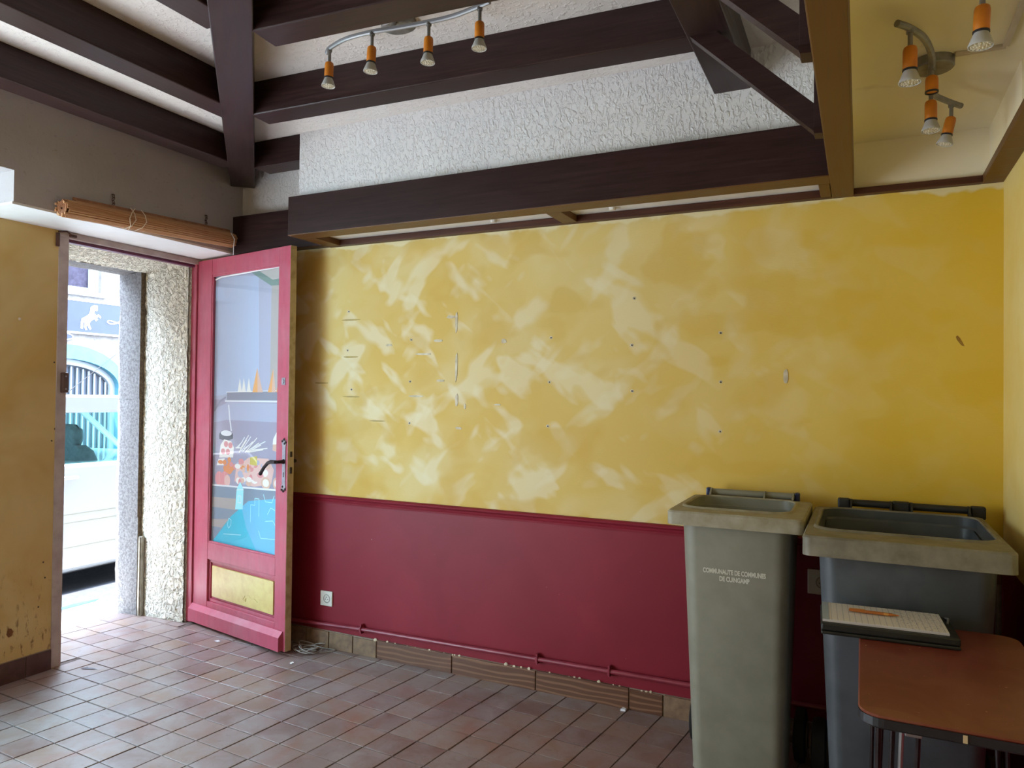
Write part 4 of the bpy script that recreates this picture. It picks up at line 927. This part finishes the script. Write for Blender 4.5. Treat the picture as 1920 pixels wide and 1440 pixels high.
# ------------------------------------------------------------------ street: pavement, car, house opposite
def make_street():
    bm = BM(); box(bm, -4.88, -4.27, -12, 22, -.22, -.09); tag(obj('pavement', bm, 'sidewalk'), 'sunlit pavement outside the doorway', 'pavement', kind='structure')
    bm = BM(); box(bm, -10.2, -4.88, -12, 22, -.3, -.12); tag(obj('road', bm, 'asphalt'), 'grey asphalt road under the parked car', 'road', kind='structure')
    bm = BM(); prism(bm, [(-5.11, 2.6), (-5.055, 2.6), (-5.045, 3.50), (-5.075, 3.55), (-5.10, 3.42)], 'z', -.121, -.118); tag(obj('road_marking', bm, 'blue_mark'), 'faded blue paint line on the road by the kerb', 'marking')
    # parked hatchback, nose towards +y, near side at x=-5.2
    XN, XF = -5.20, -6.86; ZG = -.12
    c = thing('parked_car', (-6.03, 3.9, ZG), 'white parked car seen through the doorway', 'car')
    side = [(1.98, .22), (1.93, .45), (1.95, .80), (2.05, .90), (3.0, .86), (4.62, .84), (5.05, .80), (5.75, .66), (5.92, .52), (5.95, .25), (5.6, .12), (5.42, .12)]
    def arch(cy, r=.33, z=.13):
        return [(cy + r*math.cos(a), z + r*math.sin(a)) for a in [PI*k/10 for k in range(11)]]
    poly = side[:-2] + [(5.62, .08)] + arch(5.22) + [(4.85, .035), (3.05, .035)] + arch(2.70) + [(2.3, .08), (2.05, .12)]
    bm = BM()
    # lower body with a gentle tumble-home: cross sections across the width
    secs = [(XN+.035, .0), (XN, .0), (XN, 0), (XF, 0), (XF-.035, 0)]
    prism(bm, poly, 'x', XN, XF)
    bmesh.ops.bevel(bm, geom=[e for e in bm.edges if abs(e.verts[0].co.x-e.verts[1].co.x) < 1e-6], offset=.03, segments=3, affect='EDGES', profile=.6)
    shift(bm, lambda v: (v.x, v.y, v.z + (0))); 
    body = obj('car_body', bm, 'car_white', c)
    for z0, z1 in ((.476, .470), (.412, .406), (.226, .220)):
        bm = BM(); box(bm, XN-.001, XN+.003, 2.05, 4.85, z1, z0); obj('side_crease', bm, 'car_seam', body)
    for y in (3.22, 4.42):
        bm = BM(); box(bm, XN-.001, XN+.0025, y, y+.006, .16, .86); obj('door_seam', bm, 'car_seam', body)
    bm = BM(); box(bm, XF+.05, XN-.05, 3.1, 4.8, .02, .13); obj('underbody', bm, 'car_black', c)
    bm = BM(); box(bm, XN-.002, XN+.020, 3.32, 3.47, .74, .765, .006); obj('door_handle', bm, 'car_white', body)
    # roof and pillars
    xi = .10
    roof = [(2.30, 1.24), (2.5, 1.335), (3.1, 1.385), (3.9, 1.38), (4.35, 1.32), (4.52, 1.25), (4.46, 1.225), (3.9, 1.24), (3.1, 1.245), (2.6, 1.235)]
    bm = BM(); prism(bm, roof, 'x', XN-xi+.015, XF+xi-.015); bmesh.ops.bevel(bm, geom=[e for e in bm.edges if abs(e.verts[0].co.x-e.verts[1].co.x) < 1e-6], offset=.02, segments=2, affect='EDGES', profile=.6); obj('roof', bm, 'car_white', c)
    def pillar(y0, z0, y1, z1, w, nm='pillar'):
        for xb, xt in ((XN-.02, XN-xi-.02), (XF+.02, XF+xi+.02)):
            bm = BM()
            vs_ = [bm.verts.new(p) for p in ((xb, y0, z0), (xb, y0+w, z0), (xt, y1+w, z1), (xt, y1, z1))]
            s_ = .03 if xb < -6 else -.03
            vb = [bm.verts.new(v.co + Vector((s_, 0, 0))) for v in vs_]
            bm.faces.new(vs_); bm.faces.new(vb[::-1])
            for k in range(4): bm.faces.new((vs_[k], vs_[(k+1) % 4], vb[(k+1) % 4], vb[k]))
            bmesh.ops.recalc_face_normals(bm, faces=bm.faces); obj(nm, bm, 'car_white', c)
    pillar(2.05, .85, 2.32, 1.26, .22); pillar(3.22, .83, 3.24, 1.27, .085, 'centre_pillar'); pillar(5.02, .79, 4.42, 1.26, .07)
    def sidepane(pts):
        for xb, xt in ((XN-.028, XN-xi-.026), (XF+.028, XF+xi+.026)):
            bm = BM(); f = [(xb + (xt-xb)*(z-.84)/.5, y, z) for y, z in pts]; g_ = .004 if xb < -6 else -.004
            loft(bm, [f, [(p[0]+g_, p[1], p[2]) for p in f]], True, True, smooth=False); bmesh.ops.recalc_face_normals(bm, faces=bm.faces); obj('side_window', bm, 'car_glass', c)
    sidepane([(3.295, .83), (5.03, .79), (4.46, 1.25), (3.9, 1.26), (3.315, 1.265)]); sidepane([(2.25, .85), (3.225, .83), (3.245, 1.265), (2.55, 1.25)])
    for (ya, za, yb, zb) in ((5.05, .80, 4.48, 1.25), (2.07, .86, 2.34, 1.26)):
        bm = BM(); loft(bm, [[(XN-.05, ya, za), (XF+.05, ya, za), (XF+.14, yb, zb), (XN-.14, yb, zb)], [(XN-.05, ya+.005, za), (XF+.05, ya+.005, za), (XF+.14, yb+.005, zb), (XN-.14, yb+.005, zb)]], True, True, smooth=False); bmesh.ops.recalc_face_normals(bm, faces=bm.faces); obj('windscreen', bm, 'car_glass', c)
    for xs in (-5.62, -6.45):
        bm = BM(); R = lambda y0, z, w, th: [(p[0], p[1], z) for p in rrect(xs-w, xs+w, y0-th, y0+th, .04, 4)]
        loft(bm, [R(3.82, .45, .24, .06), R(3.76, .75, .25, .06), R(3.70, .93, .22, .05), R(3.685, .97, .16, .045)], True, True); bmesh.ops.recalc_face_normals(bm, faces=bm.faces)
        box(bm, xs-.25, xs+.25, 3.80, 4.25, .36, .50, .03); s_ = obj('seat', bm, 'car_seat', c)
        bm = BM(); loft(bm, [R(3.68, .96, .11, .035), R(3.67, 1.03, .14, .05), R(3.665, 1.10, .13, .05), R(3.665, 1.14, .08, .03)], True, True); bmesh.ops.recalc_face_normals(bm, faces=bm.faces); obj('headrest', bm, 'car_seat', s_)
    bm = BM(); lathe(bm, [(.17, -.012), (.185, 0), (.17, .012), (.155, 0), (.17, -.012)], (-6.45, 4.42, .60), (0, .9, -.45), 24); obj('steering_wheel', bm, 'car_black', c)
    bm = BM(); box(bm, XF+.08, XN-.08, 4.5, 5.0, .5, .80, .04); obj('dashboard', bm, 'car_seat', c)
    for y in (2.70, 5.22):
        for x0, ax in ((XN-.005, (-1, 0, 0)), (XF+.005, (1, 0, 0))):
            bm = BM(); lathe(bm, [(0, .03), (.17, .03), (.19, 0), (.27, .0), (.295, .02), (.295, .15), (.27, .17), (0, .17)], (x0, y, ZG+.295), ax, 30); w_ = obj('wheel', bm, 'rubber', c)
            bm = BM(); lathe(bm, [(0, .012), (.06, .010), (.165, .022), (.18, .01), (.19, .012)], (x0, y, ZG+.295), ax, 30); obj('wheel_cover', bm, 'car_metal', w_)
    bm = BM(); box(bm, -5.4, -5.25, 5.80, 5.93, .50, .62, .02); obj('headlamp', bm, 'car_metal', c); bm = BM(); box(bm, -6.81, -6.66, 5.80, 5.93, .50, .62, .02); obj('headlamp', bm, 'car_metal', c)
    bm = BM(); tube(bm, [(-5.9, 3.80, 1.375), (-5.9, 4.30, 1.77)], [.004, .002], 6); obj('aerial', bm, 'car_black', c)
    bm = BM(); prism(bm, [(4.45, .86), (4.62, .86), (4.60, .98), (4.47, .98)], 'x', XN+.16, XN+.03); obj('door_mirror', bm, 'car_white', c)
    c.location += Vector((-.22, .13, 0))
    # house opposite
    XH = -10.0
    hs = thing('house_opposite', (XH, 6.5, -.13), 'pale stone house with blue shopfront across the street', 'building')
    def bar(name, y0, y1, z0, z1, x0, x1, mat, par=hs, bev=0): bm = BM(); box(bm, x0, x1, y0, y1, z0, z1, bev); return obj(name, bm, mat, par)
    # wall with a real arched hole for the shop window and square holes for the upper windows
    ay, aw, asp, ah = 6.42, .92, 1.50, .46       # outer arch
    def archpts(w, h, sp, n=20): return [(ay + w*math.cos(PI*k/n), sp + h*math.sin(PI*k/n)) for k in range(n+1)]
    bar('wall', -8, ay-aw, -.13, 2.2, XH-.4, XH, 'facade_stone'); bar('wall', ay+aw, 16, -.13, 2.2, XH-.4, XH, 'facade_stone')
    bm = BM(); prism(bm, [(ay+aw, 2.2)] + archpts(aw, ah+.10, asp) + [(ay-aw, 2.2)], 'x', XH-.4, XH); obj('wall', bm, 'facade_stone', hs)
    bar('wall', -8, 16, 2.2, 2.80, XH-.4, XH, 'facade_stone')
    ups = [(-3.0, -2.0), (.6, 1.6), (3.2, 4.2), (5.85, 6.94), (9.0, 10.0), (12, 13)]
    y = -8
    for a, b in ups: bar('wall', y, a, 2.80, 4.3, XH-.4, XH, 'facade_stone'); y = b
    bar('wall', y, 16, 2.80, 4.3, XH-.4, XH, 'facade_stone'); bar('wall', -8, 16, 4.3, 6.2, XH-.4, XH, 'facade_stone')
    for a, b in ups:
        f_ = BM()
        for q in ((a, a+.13, 2.89, 4.2), (b-.13, b, 2.89, 4.2), (a, b, 2.82, 2.89), (a, b, 4.2, 4.3), ((a+b)/2-.05, (a+b)/2+.05, 2.89, 4.2)): box(f_, XH-.16, XH-.06, q[0], q[1], q[2], q[3])
        w_ = obj('window', f_, 'window_white', hs); bar('pane', a+.1, b-.1, 2.88, 4.21, XH-.12, XH-.11, 'far_glass', w_); bar('window_sill', a-.06, b+.06, 2.76, 2.825, XH-.1, XH+.05, 'facade_trim', w_)
    # blue shopfront: arched surround, inner frame, glass, bars
    bm = BM(); out_ = [(ay+aw, -.13)] + archpts(aw, ah+.10, asp) + [(ay-aw, -.13)]; inn_ = [(ay+aw-.10, -.13)] + archpts(aw-.10, ah-.06, asp-.04) + [(ay-aw+.10, -.13)]
    loft(bm, [[(XH+.02, p[0], p[1]) for p in out_], [(XH+.02, p[0], p[1]) for p in inn_]], smooth=False)
    bm2 = bmesh.ops.extrude_face_region(bm, geom=bm.faces[:]); bmesh.ops.translate(bm, verts=[v for v in bm2['geom'] if isinstance(v, bmesh.types.BMVert)], vec=(-.35, 0, 0)); bmesh.ops.recalc_face_normals(bm, faces=bm.faces)
    sf = obj('shop_surround', bm, 'shop_blue', hs)
    bm = BM(); in2 = [(ay+aw-.17, -.1)] + archpts(aw-.17, ah-.12, asp-.06) + [(ay-aw+.17, -.1)]
    loft(bm, [[(XH-.08, p[0], p[1]) for p in inn_], [(XH-.08, p[0], p[1]) for p in in2]], smooth=False); e2 = bmesh.ops.extrude_face_region(bm, geom=bm.faces[:]); bmesh.ops.translate(bm, verts=[v for v in e2['geom'] if isinstance(v, bmesh.types.BMVert)], vec=(-.1, 0, 0)); bmesh.ops.recalc_face_normals(bm, faces=bm.faces)
    obj('shop_frame', bm, 'window_white', hs)
    bm = BM(); prism(bm, in2, 'x', XH-.16, XH-.15); obj('shop_pane', bm, 'shop_glass', hs)
    for k in range(17):
        yy = ay-.70+k*.0875; h_ = asp-.08+(ah-.12)*math.sqrt(max(0, 1-((yy-ay)/(aw-.17))**2))
        bar('window_bar', yy-.009, yy+.009, .0, h_, XH-.14, XH-.115, 'window_white')
    bar('shop_counter', ay-.62, ay+.42, .4, 1.55, XH-.6, XH-.2, 'shop_brown')
    # sign board with prancing horse and a swash initial
    sg = thing('shop_sign', (XH+.03, 6.9, 2.45), 'dark blue shop sign with white prancing horse across the street', 'sign')
    bar('sign_board', 5.7, 9.6, 2.225, 2.690, XH+.002, XH+.05, 'sign_blue', sg)
    for q in ((5.7, 9.6, 2.675, 2.700), (5.7, 9.6, 2.215, 2.240)): bar('sign_edge', q[0], q[1], q[2], q[3], XH+.002, XH+.056, 'sign_white', sg)
    horse = [(6.751, 2.611), (6.797, 2.641), (6.849, 2.639), (6.854, 2.578), (6.837, 2.556), (6.82, 2.574), (6.8, 2.532), (6.828, 2.498), (6.871, 2.513), (6.908, 2.482), (6.9, 2.46), (6.869, 2.482), (6.839, 2.463), (6.861, 2.44), (6.83, 2.413), (6.815, 2.428), (6.827, 2.449), (6.787, 2.433), (6.756, 2.41), (6.735, 2.378), (6.742, 2.338), (6.762, 2.299), (6.743, 2.283), (6.716, 2.315), (6.698, 2.354), (6.684, 2.313), (6.704, 2.28), (6.679, 2.272), (6.659, 2.31), (6.662, 2.371), (6.647, 2.399), (6.642, 2.349), (6.637, 2.288), (6.604, 2.292), (6.607, 2.376), (6.62, 2.433), (6.65, 2.45), (6.687, 2.474), (6.728, 2.508), (6.742, 2.55)]
    bm = BM(); prism(bm, horse, 'x', XH+.049, XH+.056); obj('horse_emblem', bm, 'sign_white', sg)
    sw = [(7.42, 2.36), (7.308, 2.382), (7.239, 2.397), (7.17, 2.416), (7.08, 2.437), (7.031, 2.44), (7.009, 2.42), (7.047, 2.396), (7.125, 2.404), (7.204, 2.442), (7.26, 2.479), (7.305, 2.526), (7.36, 2.60), (7.40, 2.63)]
    bm = BM(); tube(bm, smooth_path([(XH+.053, a, b) for a, b in sw]), .009, 6); obj('swash_initial', bm, 'sign_white', sg)
    # small oval hanging plate below the sign at the left
    bm = BM(); prism(bm, [(6.40+.12*math.cos(2*PI*k/20), 2.165+.05*math.sin(2*PI*k/20)) for k in range(20)], 'x', XH+.005, XH+.03); ov = tag(obj('oval_plate', bm, 'sign_white'), 'small oval plate under the blue shop sign', 'sign')
    bm = BM(); prism(bm, [(6.40+.105*math.cos(2*PI*k/20), 2.165+.036*math.sin(2*PI*k/20)) for k in range(20)], 'x', XH+.028, XH+.034); obj('plate_face', bm, 'sign_blue', ov)
make_street()
